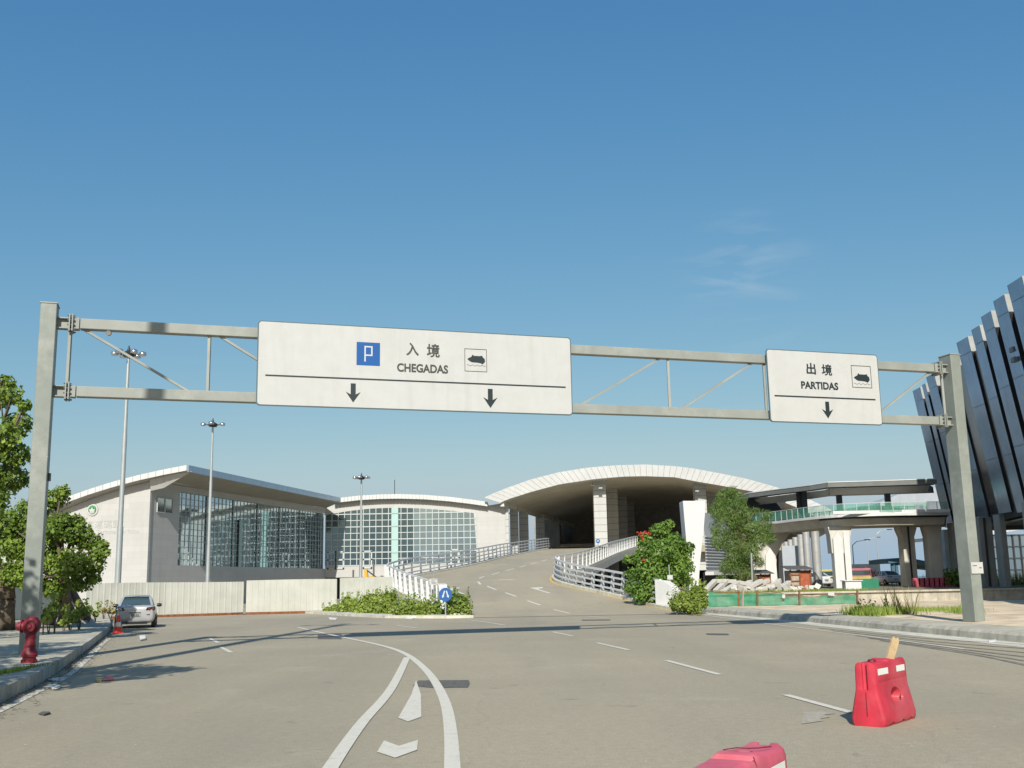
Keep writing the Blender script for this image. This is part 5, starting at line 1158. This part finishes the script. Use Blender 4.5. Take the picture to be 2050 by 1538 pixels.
#PART6
# ================================================================== VEGETATION
def leaves(b_, c, r, n, s, rg, up_=.35, shell=.55, asp=1.0, droop=0):
    cx, cy, cz = c; rx, ry, rz = r; V = b_.v; F = b_.f
    for _ in range(n):
        while True:
            x, y, z = rg.uniform(-1,1), rg.uniform(-1,1), rg.uniform(-1,1); d = x*x+y*y+z*z
            if .02 < d <= 1: break
        k = (shell+(1-shell)*rg.random())/math.sqrt(d) if rg.random() < .75 else 1
        k *= 1+.34*mn.noise(Vector((cx+x*2.3, cy+y*2.3, cz+z*2.3)))
        px, py, pz = cx+x*k*rx, cy+y*k*ry, cz+z*k*rz
        nx, ny, nz_ = x+rg.gauss(0,.7), y+rg.gauss(0,.7), z+up_+rg.gauss(0,.6); l = math.sqrt(nx*nx+ny*ny+nz_*nz_)+1e-6; nx/=l; ny/=l; nz_/=l
        ax, ay, az = rg.gauss(0,1), rg.gauss(0,1), rg.gauss(0,1)-droop; dt = ax*nx+ay*ny+az*nz_; ax-=dt*nx; ay-=dt*ny; az-=dt*nz_; l = math.sqrt(ax*ax+ay*ay+az*az)+1e-6
        q = s*rg.uniform(.45,1.45); ax*=q/l; ay*=q/l; az*=q/l; w_ = .5*asp*.9
        bx, by, bz = (ny*az-nz_*ay)*w_, (nz_*ax-nx*az)*w_, (nx*ay-ny*ax)*w_
        o = len(V); V += [(px-ax*.5,py-ay*.5,pz-az*.5),(px+bx,py+by,pz+bz),(px+ax*.5,py+ay*.5,pz+az*.5),(px-bx,py-by,pz-bz)]; F.append((o,o+1,o+2,o+3))
def tree(name, base, label, clumps, leaf, s, seed, tr=.14, mat_='leafA', cat='tree', group=None, per=None, trunk_to=None, asp=1.0, droop=0, stems=None):
    rg = random.Random(seed); base = Vector(base); root = thing(name, base, label, cat, group)
    b_ = MB(); cen = sum((Vector(c) for c, r, n in clumps), Vector())/len(clumps)
    fork = base.lerp(cen, .45) if trunk_to is None else Vector(trunk_to)
    for st in (stems or [base]):
        st = Vector(st); mid_ = st.lerp(fork, .5)+Vector((rg.uniform(-.15,.15), rg.uniform(-.15,.15), 0)); b_.path([st-Vector((0,0,.1)), st+Vector((0,0,.12)), mid_, fork], [tr*1.45, tr*1.05, tr*.8, tr*.65], 9)
    for c, r, n in clumps:
        c = Vector(c); m_ = fork.lerp(c, .5)+Vector((rg.uniform(-.2,.2), rg.uniform(-.2,.2), rg.uniform(0,.25))); b_.path([fork, m_, c], [tr*.45, tr*.26, tr*.08], 6)
        for _ in range(3): e = c+Vector((rg.uniform(-1,1)*r[0]*.8, rg.uniform(-1,1)*r[1]*.8, rg.uniform(-.2,.9)*r[2]*.8)); b_.path([m_.lerp(c, .6), e], [tr*.13, tr*.03], 5)
    b_.build('trunk', 'bark', root, smooth=True)
    l_ = MB()
    for c, r, n in clumps: leaves(l_, c, r, n, s, rg, asp=asp, droop=droop)
    l_.build('crown', leaf, root, fix=False); return root
def clumps_px(lst, Y0, dens, rg, fl=.8):
    """(px, py, radius in px, depth shift) -> clump on the place"""
    o = []
    for px, py, rp, dy in lst:
        Y = Y0+dy; c = P(px, py, Y); r = rp*Y/FPX; rr_ = (r*rg.uniform(.9,1.1), r*rg.uniform(.9,1.15), r*fl*rg.uniform(.9,1.1)); o.append((c, rr_, int(dens*r*r)))
    return o
rg = random.Random(11)
# left trees
cA = clumps_px([(20,790,26,0),(-15,800,34,1),(38,850,30,.5),(0,870,40,-.5),(30,910,34,0),(-30,930,46,1),(22,960,38,.6),(-60,860,50,.5),(-20,1000,44,0),(48,812,16,-.3),(12,765,18,0),(-70,1010,50,1),(-60,770,40,.8)], 33, 1050, rg)
tree('ficus_tree', (-17.2,34.0,.24), 'tall leafy tree at the left edge behind the grey gantry post', [(c,q,int(n*2.1)) for c,q,n in cA], 'leafA', .12, 1, .26, stems=[(-17.2,34,.24),(-17.7,34.5,.24)])
cB = clumps_px([(110,1000,26,0),(122,985,17,-.3),(60,1030,40,.4),(95,1060,38,-.6),(150,1068,34,0),(180,1085,26,.2),(200,1108,20,0),(185,1130,28,.3),(140,1130,40,-.7),(85,1110,44,0),(40,1090,42,.5),(30,1150,34,.2),(160,1168,24,.2),(110,1172,32,.5),(205,1092,12,0),(155,1045,18,0),(10,1050,34,0),(65,1165,30,0),(128,1040,22,-.5),(190,1160,14,.1)], 43, 820, rg)
tree('ficus_tree', G(132,1254,.24), 'round leafy tree with several dark trunks right of the left gantry post', [(c,q,int(n*2.6)) for c,q,n in cB], 'leafA', .125, 2, .24, stems=[G(125,1254,.24), G(150,1247,.24), G(98,1252,.24), G(172,1240,.24)], trunk_to=P(125,1150,43))
b = MB(); p = G(4,1262,.24); b.path([p, p+Vector((.1,0,1.2)), p+Vector((-.1,.1,2.6))], [.42,.34,.3], 12); rgx = random.Random(4)
for k in range(7): a = rgx.uniform(0,6.3); b.path([p+Vector((math.cos(a)*.45, math.sin(a)*.3, 0)), p+Vector((math.cos(a)*.25, math.sin(a)*.2, 2.2))], [.07,.05], 6)
tag(b.build('old_trunk', 'bark', smooth=True), 'thick bare trunk at the far left behind the hydrant', 'tree trunk')
cC = [(Vector((-14.6,21.5,5.2)),(1.6,1.6,1.1),900),(Vector((-13.9,24.3,4.6)),(1.2,1.4,.9),600),(Vector((-13.8,15.8,6.0)),(1.9,1.7,1.3),1500),(Vector((-12.9,16.6,7.6)),(1.5,1.5,1.2),1100),(Vector((-14.6,17.2,7.3)),(1.6,1.5,1.2),1100),(Vector((-12.5,15.5,5.6)),(1.2,1.2,.9),700)]
tree('ficus_tree', (-13.9,16.2,.24), 'leafy pavement tree just outside the left edge, shading the gantry post', cC, 'leafA', .2, 3, .2)
cD = [(Vector((-8.9,13.3,6.3)),(1.4,1.3,.7),800),(Vector((-8.3,14.4,6.5)),(.95,.9,.5),420),(Vector((-9.5,15.0,6.4)),(1.3,1.1,.7),650),(Vector((-10.3,9.9,6.1)),(1.5,1.3,1.0),900),(Vector((-9.6,11.6,6.3)),(1.4,1.3,.9),800),(Vector((-11.5,12.2,6.6)),(1.5,1.4,1.1),900),(Vector((-9.2,8.9,5.6)),(1.0,1.0,.7),450)]
tree('ficus_tree', (-11.3,10.9,.24), 'leafy pavement tree outside the lower left corner, shading the kerb', cD, 'leafA', .2, 4, .2)
cE = [(Vector((-19.4,32,3.6)),(1.9,2.6,1.6),1300),(Vector((-22,38,4.0)),(2.6,2.6,2.0),1500),(Vector((-24,47,3.6)),(3.0,3.0,2.0),1500)]
tree('ficus_tree', (-21.5,38,.24), 'dim low tree massed behind the pavement trees at far left', cE, 'leafA', .24, 5, .25)
def bush(pxs, Y0, label, leaf, s, seed, dens=1200, name='shrub', grp=None, z=.15, fl=.8, stems=True, asp=.9):
    r_ = random.Random(seed); cl = clumps_px(pxs, Y0, dens, r_, fl); c0_ = cl[0][0]; cx = sum(c.x for c,_,_ in cl)/len(cl); cy = sum(c.y for c,_,_ in cl)/len(cl)
    root = thing(name, (cx, cy, z), label, 'shrub', grp); l_ = MB(); rg_ = random.Random(seed+50)
    for c, r, n in cl: leaves(l_, c, r, n, s, rg_, asp=asp, up_=.5, shell=.4)
    for c, r, n in cl:                                  # loose upright sprigs
        for _ in range(max(3, int(14*r[0]))):
            t = Vector((c.x+rg_.uniform(-1,1)*r[0], c.y+rg_.uniform(-1,1)*r[1]*.7, c.z+r[2]*rg_.uniform(.5,.9)))
            for k in range(5): leaves(l_, t+Vector((rg_.uniform(-.05,.05),0,.09*k)), (.06,.06,.05), 2, s*.9, rg_, asp=.6)
    l_.build('foliage', leaf, root, fix=False)
    for c, r, n in cl:
        b_ = MB(); f0 = Vector((c.x, c.y, z-.1))
        for _ in range(4): b_.path([f0, Vector((c.x+rg_.uniform(-.7,.7)*r[0], c.y+rg_.uniform(-.5,.5)*r[1], c.z+rg_.uniform(-.2,.6)*r[2]))], [.025,.008], 5)
        b_.build('stem', 'bark', root)
    return root
# undergrowth by the left trees
bush([(100,1226,16,0),(88,1240,12,-.8),(112,1215,10,.2)], 39, 'bright green seedling clump between the grey post and the left trunks', 'leafB', .16, 21, 1500, z=.24)
bush([(142,1238,14,0),(160,1228,15,.5),(128,1246,9,-.4)], 42, 'bright low bush under the round tree, nearest the parked car', 'leafB', .16, 22, 1500, z=.24)
bush([(178,1220,9,0),(192,1228,8,1)], 52, 'thin weedy bush at the shaded end of the hoarding', 'leafB', .18, 23, 1200, z=.24)
bush([(208,1222,8,0),(222,1224,8,.5)], 58, 'dry pale weeds left of the parked car', 'dry', .16, 24, 1200, z=.24)
# traffic island
isl = [([(655,1222,9,0),(672,1220,12,.5)], 71, 'low thin weeds at the far left tip of the traffic island', 'leafB'),
 ([(700,1211,19,0),(686,1219,14,-2),(712,1222,15,-3),(695,1202,9,0)], 70, 'bushy weeds in front of the middle hoarding gap', 'leafB'),
 ([(735,1207,22,0),(728,1222,17,-3),(752,1218,19,-4),(748,1200,12,0)], 68, 'broad yellow-green bush left of the railing wall', 'leafB'),
 ([(775,1206,24,0),(765,1222,18,-3),(790,1222,18,-4),(782,1195,12,0)], 66, 'tallest yellow-green bush below the near corner of the white railing', 'leafB'),
 ([(815,1217,20,0),(803,1227,15,-2),(830,1224,16,-2),(822,1208,10,0)], 61, 'low brownish bush under the white slatted railing', 'leafB'),
 ([(850,1217,18,0),(862,1226,14,-1.5),(842,1228,12,-2)], 60.2, 'small bush with reddish twigs left of the blue sign pole', 'leafB'),
 ([(878,1214,14,0),(884,1227,11,-1)], 59.6, 'narrow bush directly behind the blue sign pole', 'leafD'),
 ([(914,1205,23,0),(924,1218,20,-.8),(905,1224,15,-1),(933,1226,12,-1),(905,1196,12,0)], 58.6, 'dense dark green bush at the right tip of the traffic island', 'leafD')]
for i, (px, Y, lb, lf) in enumerate(isl): bush(px, Y, lb, lf, .15, 30+i, 2400, grp='bushes on the traffic island')
# flowering tree
cF = clumps_px([(1322,1062,22,0),(1300,1085,24,.6),(1345,1085,26,0),(1325,1105,34,-1),(1290,1118,26,0),(1362,1110,26,.4),(1378,1095,14,.3),(1305,1145,36,-1),(1345,1140,34,-.5),(1270,1150,20,0),(1375,1135,16,.5),(1265,1178,18,-.8),(1300,1180,30,-1),(1335,1172,26,-.8),(1338,1050,14,0),(1285,1195,20,-1.2),(1318,1198,18,-1.5),(1258,1120,12,.5),(1372,1160,16,0)], 63.5, 560, rg)
ft = tree('flame_tree', (8.6,63.8,.2), 'broad green tree with scattered red blossom beside the right ramp railing', [(c,q,int(n*2.2)) for c,q,n in cF], 'leafE', .21, 7, .17, asp=.55)
b = MB(); r7 = random.Random(7)
for px, py, rp in ((1283,1068,6),(1292,1066,6),(1300,1068,5),(1286,1074,4),(1276,1066,3),(1288,1121,4),(1285,1080,3)):
    c = P(px, py, 62); r = rp*62/FPX; leaves(b, c, (r*.8,r*.8,r*.55), 36, .09, r7)
b.build('blossom', 'flower', ft, fix=False)
# feathery tree
cG = clumps_px([(1465,985,14,0),(1450,1000,20,.4),(1478,1000,18,0),(1440,1022,22,0),(1470,1025,28,-.5),(1490,1030,16,.3),(1455,1050,30,0),(1485,1055,26,.5),(1440,1085,18,-.4),(1468,1085,24,0),(1505,1062,22,0),(1530,1055,20,.6),(1518,1085,20,0),(1540,1078,14,.4),(1500,1105,24,-.5),(1470,1115,22,0),(1455,1135,18,0),(1485,1140,26,.2),(1535,1032,12,.3),(1512,1025,9,0),(1430,1065,10,0),(1445,1165,14,0),(1520,1125,12,0)], 80, 300, rg, 1.0)
tree('casuarina_tree', (17.3,80,.75), 'loose feathery tree in front of the grey louvred wall', [(c,q,int(n*5.2)) for c,q,n in cG], 'leafC', .36, 8, .24, asp=.10, droop=.6, stems=[(17.3,80,.75),(17.9,80.2,.75),(16.6,80.3,.75)], trunk_to=P(1482,1085,80))
b = MB(); p = P(1506,1170,76); b.tube(Vector((p.x,76,.7)), P(1504,1108,76), .06); tag(b.build('thin_pole', 'pole'), 'thin pale pole beside the feathery tree trunk', 'pole')
bush([(1368,1203,24,0),(1392,1196,22,.5),(1380,1213,20,-.6),(1404,1207,15,0),(1354,1211,15,-.6),(1398,1186,12,.6)], 55.5, 'rounded bright green bush at the kerb corner by the white wall end', 'leafB', .14, 61, 3600, z=.1)
bush([(1394,1180,10,0),(1408,1186,9,.2)], 58, 'small upright bush behind the kerb corner bush', 'leafB', .15, 62, 2600, z=.2)
bush([(1400,1226,7,0),(1386,1224,7,.3)], 53, 'small patch of weeds creeping over the kerb end', 'leafB', .13, 63, 1700, z=.02)
def weeds(name, pxs, Y0, label, leaf, seed, z, hgt_=.5, n=500, cat='weeds'):
    r_ = random.Random(seed); b_ = MB(); c0_ = P(pxs[0][0], 1200, Y0)
    for px, w_, dy in pxs:
        c = P(px, 1200, Y0+dy)
        for _ in range(n):
            x = c.x+r_.gauss(0,1)*w_*Y0/FPX*.5; y = c.y+r_.gauss(0,.7); hh = hgt_*r_.uniform(.3,1.1); dx, dy2 = r_.uniform(-.35,.35)*hh, r_.uniform(-.35,.35)*hh; t = r_.uniform(0,3.14); wx, wy = .018*math.cos(t), .018*math.sin(t)
            b_.add([(x-wx,y-wy,z),(x+wx,y+wy,z),(x+dx*.5+wx*.7,y+dy2*.5,z+hh*.6),(x+dx,y+dy2,z+hh),(x+dx*.5-wx*.7,y+dy2*.5,z+hh*.6)], [(0,1,2,3,4)])
    return tag(b_.build(name, leaf, loc=(c0_.x, Y0, z), fix=False), label, cat)
o = weeds('grass', [(1725,30,0),(1750,40,-.5),(1785,40,0),(1740,24,-1)], 44, 'tuft of yellow-green weeds on the kerb left of the right gantry post', 'leafB', 71, .2, .42, 420)
bush([(1738,1226,16,0),(1760,1224,15,.3),(1720,1230,10,-.3),(1782,1228,10,.4)], 43.6, 'low leafy weed clump on the kerb amid the grass left of the right gantry post', 'leafB', .12, 81, 1500, z=.2, fl=.6)
o = weeds('grass', [(1830,50,0),(1880,60,.5),(1800,40,1)], 47, 'low line of dry grass along the sandy ground', 'leafB', 72, .2, .22, 420)
o = weeds('grass', [(1920,24,0)], 43, 'small green tuft left of the right gantry post base', 'leafB', 73, .2, .4, 160)
o = weeds('grass', [(1440,60,0),(1500,80,1),(1580,90,0),(1640,80,1),(1700,60,0)], 67, 'grass growing along the low wall behind the green netting', 'leafB', 74, .8, .26, 420)
o = weeds('grass', [(2000,60,0),(2040,60,2),(1900,60,6)], 92, 'green planting under the finned building', 'leafD', 75, .7, 1.3, 420)
o = weeds('grass', [(22,16,0),(30,10,.2)], 20.5, 'small grass tuft on the kerb top in front of the hydrant', 'leafB', 76, .24, .09, 160)
o = weeds('grass', [(1790,10,0),(1810,10,.4)], 43.5, 'tall straw-coloured stalks rising behind the kerb weeds', 'dry', 77, .2, 1.3, 24)
bush([(1908,1158,18,0),(1925,1165,16,.5),(1895,1166,10,0)], 88, 'dark green round bush between the far piers, left of the right gantry post', 'leafD', .25, 64, 900, z=.8)
tree('palm_tree', P(1735,1172,118).xy.to_3d()+Vector((0,0,.8)), 'small palm beyond the white two-legged pier', [(P(1735,1153,118),(1.1,1.0,.5),130),(P(1742,1150,118),(.7,.7,.5),80)], 'leafE', .8, 9, .1, asp=.2, droop=.3)

# ================================================================== NETTING, RUBBLE, SHEDS
nf = thing('netting_fence', P(1550,1218,59).xy.to_3d(), 'green mesh netting hung on rusty stakes behind the right kerb', 'netting')
def NP(px, py): return P(px, py, 60.5)
segs = [(1418,1185,1222),(1480,1187,1220),(1516,1188,1219),(1560,1187,1220),(1600,1193,1221),(1650,1192,1220),(1690,1189,1218),(1718,1190,1215)]
b = MB(); cols = []
for i in range(len(segs)-1):
    for k in range(8):
        u = k/8; x = segs[i][0]+(segs[i+1][0]-segs[i][0])*u; t_ = segs[i][1]+(segs[i+1][1]-segs[i][1])*u+4*math.sin(u*math.pi)*(1 if i > 2 else .4); bo_ = segs[i][2]+(segs[i+1][2]-segs[i][2])*u; cols.append((x, t_, bo_))
cols.append(segs[-1]); NR_ = 6; vs = []
for x, t_, bo_ in cols:
    for j in range(NR_+1): p = NP(x, t_+(bo_-t_)*j/NR_); p.y += .22*mn.noise(Vector((x*.06, j*.6, 1))); p.z = max(p.z, .02); vs.append(p)
b.add(vs, [(i*(NR_+1)+j, i*(NR_+1)+j+1, (i+1)*(NR_+1)+j+1, (i+1)*(NR_+1)+j) for i in range(len(cols)-1) for j in range(NR_)]); b.build('mesh_sheet', 'net', nf, smooth=True)
b2 = MB(); q = [NP(x, t_-1) for x, t_, _ in cols]; b2.path(q, [.02]*len(q), 5); b2.build('top_wire', 'rust', nf)
for px in (1479,1516,1600,1716):
    p = NP(px, 1222); b = MB(); b.bar(Vector((p.x,p.y-.1,0)), NP(px-1, 1182)+Vector((0,-.1,0)), .09, .09); b.build('stake', 'rust', nf)
b = MB(); p = NP(1483,1195); b.bar(Vector((p.x,p.y-.25,.1)), Vector((p.x+.1,p.y-.2,1.15)), .16, .04); tag(b.build('plank', 'plank'), 'short pale plank leaning on the netting stake', 'plank')
for px, py, lb in ((1662,1189,'white tag board tied to the right part of the green netting'),(1567,1194,'small white rag tied to the middle of the green netting')):
    p = NP(px, py); b = MB(); b.box(p+Vector((0,-.2,0)), (.34 if px > 1600 else .16,.02,.2), m=Matrix.Rotation(.12,3,'Y')); tag(b.build('tag_board', 'sign'), lb, 'tag')
# fallen concrete beams
beams = [((1412,1183),(1432,1163),(1452,1163)),((1432,1184),(1455,1163),(1472,1164)),((1446,1186),(1480,1166),(1502,1170)),((1462,1188),(1502,1165),None),((1478,1187),(1524,1163),None),((1492,1186),(1538,1162),None),((1498,1188),(1530,1170),None),((1510,1187),(1560,1168),None),((1548,1166),(1584,1184),None),((1552,1186),(1580,1166),None),((1536,1184),(1560,1162),None)]
rb = random.Random(8); lbl = ['first bent','second bent','third bent','first straight','second straight','third straight','short low','fourth straight','right-leaning','crossed far right','steep thin']
for i, (a, c, e) in enumerate(beams):
    Y = 71+rb.uniform(-1.5,2.5); A = P(*a, Y-.6); C = P(*c, Y+.8); b = MB(); b.bar(A, C, .34, .26)
    if e: E2 = P(*e, Y+1.0); b.bar(C-(C-A).normalized()*.1, E2, .33, .25)
    tag(b.build('concrete_beam', 'conc', bevel=.03), lbl[i]+' broken concrete beam from the left in the rubble pile', 'rubble', 'broken concrete beams')
b = MB()
for k in range(70):
    p = P(rb.uniform(1450,1640), 1186, 70+rb.uniform(-2,5)); b.box((p.x, p.y, .85+rb.random()*.3), (rb.uniform(.1,.6), rb.uniform(.1,.5), rb.uniform(.1,.4)), m=Matrix.Rotation(rb.uniform(0,3),3,Vector((rb.random(),rb.random(),rb.random())).normalized()))
tag(b.build('rubble', 'conc', loc=(17,72,.8), bevel=.0), kind='stuff')
def shed(px0, px1, py0, Y, label, m, dp=1.6):
    a, c = P(px0, 1180, Y), P(px1, 1180, Y); zt_ = P((px0+px1)/2, py0, Y).z; w_ = c.x-a.x; z0 = .75
    root = thing('shed', ((a.x+c.x)/2, Y, z0), label, 'shed')
    b = MB(); n = 9
    for k in range(n): x = a.x+w_*.45+(w_*.55)*k/n; b.box((x+w_*.03, Y, (z0+zt_)/2), (w_*.055, .05, zt_-z0))
    b.box((a.x+w_*.72, Y+.06, (z0+zt_)/2), (w_*.56, .05, zt_-z0)); b.build('sheet_wall', m, root)
    b = MB(); b.box((a.x+w_*.22, Y, (z0+zt_)/2), (w_*.42, .05, (zt_-z0)*.9)); b.box(((a.x+c.x)/2, Y+dp, (z0+zt_)/2), (w_, .05, zt_-z0)); b.box((a.x, Y+dp/2, (z0+zt_)/2), (.05, dp, zt_-z0)); b.box((c.x, Y+dp/2, (z0+zt_)/2), (.05, dp, zt_-z0)); b.build('board_wall', 'plank', root)
    b = MB()
    for x in (a.x, a.x+w_*.45, c.x): b.bar((x,Y-.06,z0), (x,Y-.06,zt_+.15), .09, .09)
    for z in (z0+.4, (z0+zt_)/2, zt_-.3): b.bar((a.x-.1,Y-.07,z), (a.x+w_*.46,Y-.07,z), .07, .07)
    b.build('frame', 'rust', root)
    b = MB(); b.add([(a.x-.25,Y-.4,zt_+.05),(c.x+.25,Y-.4,zt_+.02),(c.x+.2,Y+dp+.3,zt_+.3),(a.x-.2,Y+dp+.3,zt_+.32),(a.x-.25,Y-.4,zt_+.1),(c.x+.25,Y-.4,zt_+.07),(c.x+.2,Y+dp+.3,zt_+.35),(a.x-.2,Y+dp+.3,zt_+.37)], [(0,1,2,3),(7,6,5,4),(0,4,5,1),(1,5,6,2),(2,6,7,3),(3,7,4,0)]); b.build('roof', 'iron', root); return root
shed(1584,1624,1142,78, 'patched shed with rusty red sheets against the broad silver column', 'rustl')
shed(1509,1543,1150,82, 'low orange-red sheet shed behind the rubble pile', 'rustl')
# ---------------- far things by the water
p = P(1708,1165,150)
def street_lamp(px, pyt, Y, label, s_=1, z=.7):
    b0 = P(px, 1165, Y); t = P(px-(1165-pyt)*.06, pyt, Y); root = thing('street_lamp', (b0.x, Y, z), label, 'street lamp', 'distant street lamps')
    b = MB(); b.tube((b0.x,Y,z), (b0.x,Y,t.z), .11, .06, 8); b.path([Vector((b0.x,Y,t.z)), Vector((b0.x+.6*s_,Y,t.z+.5)), Vector((b0.x+1.8*s_,Y,t.z+.7))], [.06,.05,.04], 6); b.build('pole', 'pole', root)
    b = MB(); b.box((b0.x+2.1*s_,Y,t.z+.72), (.8,.3,.14)); b.build('lamp_head', 'steel', root)
street_lamp(1712, 1092, 150, 'distant lamp just right of the white two-legged pier'); street_lamp(1762, 1070, 170, 'taller distant lamp between the pier and the blue shelter', 1); street_lamp(1742, 1084, 200, 'faint distant lamp over the palm', 1)
sh = thing('blue_shelter', P(1825,1165,125).xy.to_3d(), 'dark blue curved roof shelter seen between the far piers', 'shelter')
def Q(px, py): return P(px, py, 126)
b = MB(); tpq = [Q(x, y) for x, y in [(1778,1120),(1800,1117),(1830,1119),(1852,1123),(1866,1128),(1900,1132)]]; b.solid(tpq, [p+Vector((0,7,0)) for p in tpq], [p+Vector((0,7,-.5)) for p in tpq], up(tpq, -.5)); b.build('roof', 'teal', sh)
for px in (1789,1797,1859): b = MB(); t = Q(px,1122); b.box((t.x,126.6,(t.z+.7)/2), (.32,.32,t.z-.7)); b.build('column', 'teal', sh)
b = MB(); b.box((Q(1800,1160).x,140,2.0),(4.2,3,2.6)); b.box((Q(1768,1160).x,140,1.7),(3,3,2.0)); tag(b.build('kiosk', 'white'), 'small pale kiosk under the blue shelter', 'kiosk')
def minibus(px, Y, label, m, m2):
    p = P(px, 1165, Y); root = thing('minibus', (p.x, Y, .8), label, 'bus')
    b = MB(); b.add([(p.x-1.6,Y,1.1),(p.x+1.6,Y,1.1),(p.x+1.6,Y,2.0),(p.x+1.3,Y,2.6),(p.x-1.5,Y,2.6),(p.x-1.6,Y,2.4)]+[(x,Y+2,z) for x, z in ((p.x-1.6,1.1),(p.x+1.6,1.1),(p.x+1.6,2.0),(p.x+1.3,2.6),(p.x-1.5,2.6),(p.x-1.6,2.4))], [(0,1,2,3,4,5),(11,10,9,8,7,6)]+[(i,6+i,6+(i+1)%6,(i+1)%6) for i in range(6)]); b.build('body', m, root, bevel=.08)
    b = MB(); b.box((p.x-.1,Y-.02,2.15),(2.5,.05,.45)); b.build('windows', 'carglass', root); b = MB(); b.box((p.x,Y-.03,1.6),(2.6,.04,.3)); b.build('stripe', m2, root)
    for s_ in (-1,1): b = MB(); b.lathe((p.x+s_*1.0,Y-.05,1.15), [(.33,0),(.35,.1),(.33,.2)], 16, 'y'); b.build('wheel', 'tyre', root)
minibus(1722,116,'pink and yellow minibus just right of the white two-legged pier','pink','lime')
minibus(1671,124,'yellow and dark minibus in the gap left of the white two-legged pier','lime','findark')
far_car(1655, 112, .8, R_(20), 'white car in the gap beside the broad silver column', 'white')
b = MB()
for x0, x1 in ((1720,1760),): p0, p1 = P(x0,1183,84), P(x1,1183,84); b.box(((p0.x+p1.x)/2,84,1.1),(p1.x-p0.x,.1,.9)); 
tag(b.build('green_screen', 'net'), 'low green mesh screen left of the grey parked car', 'netting')
b = MB(); p0, p1 = P(1690,1183,80), P(1722,1183,80); b.box(((p0.x+p1.x)/2,80,1.1),(p1.x-p0.x,.9,.6)); b.box(((p0.x+p1.x)/2,80,1.44),(p1.x-p0.x+.2,1.1,.07)); tag(b.build('white_crate', 'white', bevel=.03), 'long low white box at the foot of the white pier', 'box')
b = MB()
for k in range(7): p = P(1835+k*10,1176,88); b.box((p.x,88,1.15),(.5,.35,.75))
tag(b.build('red_barriers', 'redt'), 'dim row of red plastic barriers in shade between the far piers', 'barriers')
# ================================================================== LITTER
rg = random.Random(3)
def flat(name, px, m, label, cat, z=.015, rng_=None):
    p = [G(x, y) for x, y in px]; c = sum(p, Vector())/len(p); r_ = random.Random(len(label)); b = MB(); top_ = [Vector((q.x, q.y, z+r_.uniform(.0,.025))) for q in p]; bt = [Vector((q.x, q.y, .012)) for q in p]; n = len(p)
    b.add(top_+bt+[c+Vector((0,0,z+.02))], [(i, (i+1) % n, 2*n) for i in range(n)]+[(i, n+i, n+(i+1) % n, (i+1) % n) for i in range(n)]); return tag(b.build(name, m), label, cat)
flat('paper_bag', [(96,1361),(108,1359),(128,1359),(126,1363),(112,1366),(97,1364)], 'trash', 'crumpled white bag in the gutter below the kerb', 'litter')
flat('paper_scrap', [(100,1378),(112,1374),(124,1376),(116,1381),(104,1382)], 'trash', 'torn white paper among dead leaves in the gutter', 'litter')
flat('wrapper', [(206,1363),(214,1357),(226,1357),(229,1363),(216,1364)], 'trashr', 'red wrapper on the road beside the yellow one', 'litter')
flat('wrapper', [(191,1362),(200,1360),(206,1362),(202,1367),(194,1367)], 'trashy', 'yellow wrapper on the road beside the red one', 'litter')
flat('foam_tray', [(279,1276),(290,1275),(292,1282),(281,1284)], 'trash', 'white tray on the road behind the parked car', 'litter', .05)
flat('dead_branch', [(76,1431),(85,1428),(99,1427),(100,1431),(88,1434)], 'iron', 'dark flattened scrap alone on the lower left road', 'litter')
flat('paper_scrap', [(1742,1430),(1752,1428),(1754,1432)], 'trash', 'white scrap by the upright barrier', 'litter')
flat('paper_scrap', [(1978,1283),(1994,1283),(1992,1287),(1980,1287)], 'trash', 'white scrap in the gutter right of the kerb', 'litter')
flat('paper_scrap', [(658,1237),(676,1238),(672,1242),(660,1241)], 'trash', 'white litter at the left tip of the traffic island', 'litter')
flat('paper_scrap', [(815,1236),(830,1238),(824,1241),(812,1240)], 'trash', 'white litter under the middle island bushes', 'litter')
b = MB()                                              # leaf litter in the gutter
for _ in range(1500):
    t = rg.random(); i = int(8+t*38); p = KLp[i].lerp(KLp[i+1], rg.random()); o_ = abs(rg.gauss(0,.22))*(1+1.4*max(0, mn.noise(Vector((p.y*.5,0,0)))))
    x, y = p.x+.02+o_, p.y; s_ = rg.uniform(.02,.06); a = rg.uniform(0,6.3); z = .012+rg.random()*.02
    b.add([(x+s_*math.cos(a+k*2.09), y+s_*math.sin(a+k*2.09)*.8, z+rg.uniform(0,.02)) for k in range(3)], [(0,1,2)])
tag(b.build('leaf_litter', 'debris', loc=(-9,22,0), fix=False), kind='stuff')
b = MB()
for _ in range(420):
    y = rg.uniform(7,45); x = rg.uniform(-8,12); s_ = rg.uniform(.004,.016); a = rg.uniform(0,6.3)
    b.add([(x+s_*math.cos(a+k*1.57), y+s_*math.sin(a+k*1.57), .012) for k in range(4)], [(0,1,2,3)])
tag(b.build('grit', 'trash', loc=(0,20,0), fix=False), kind='stuff')
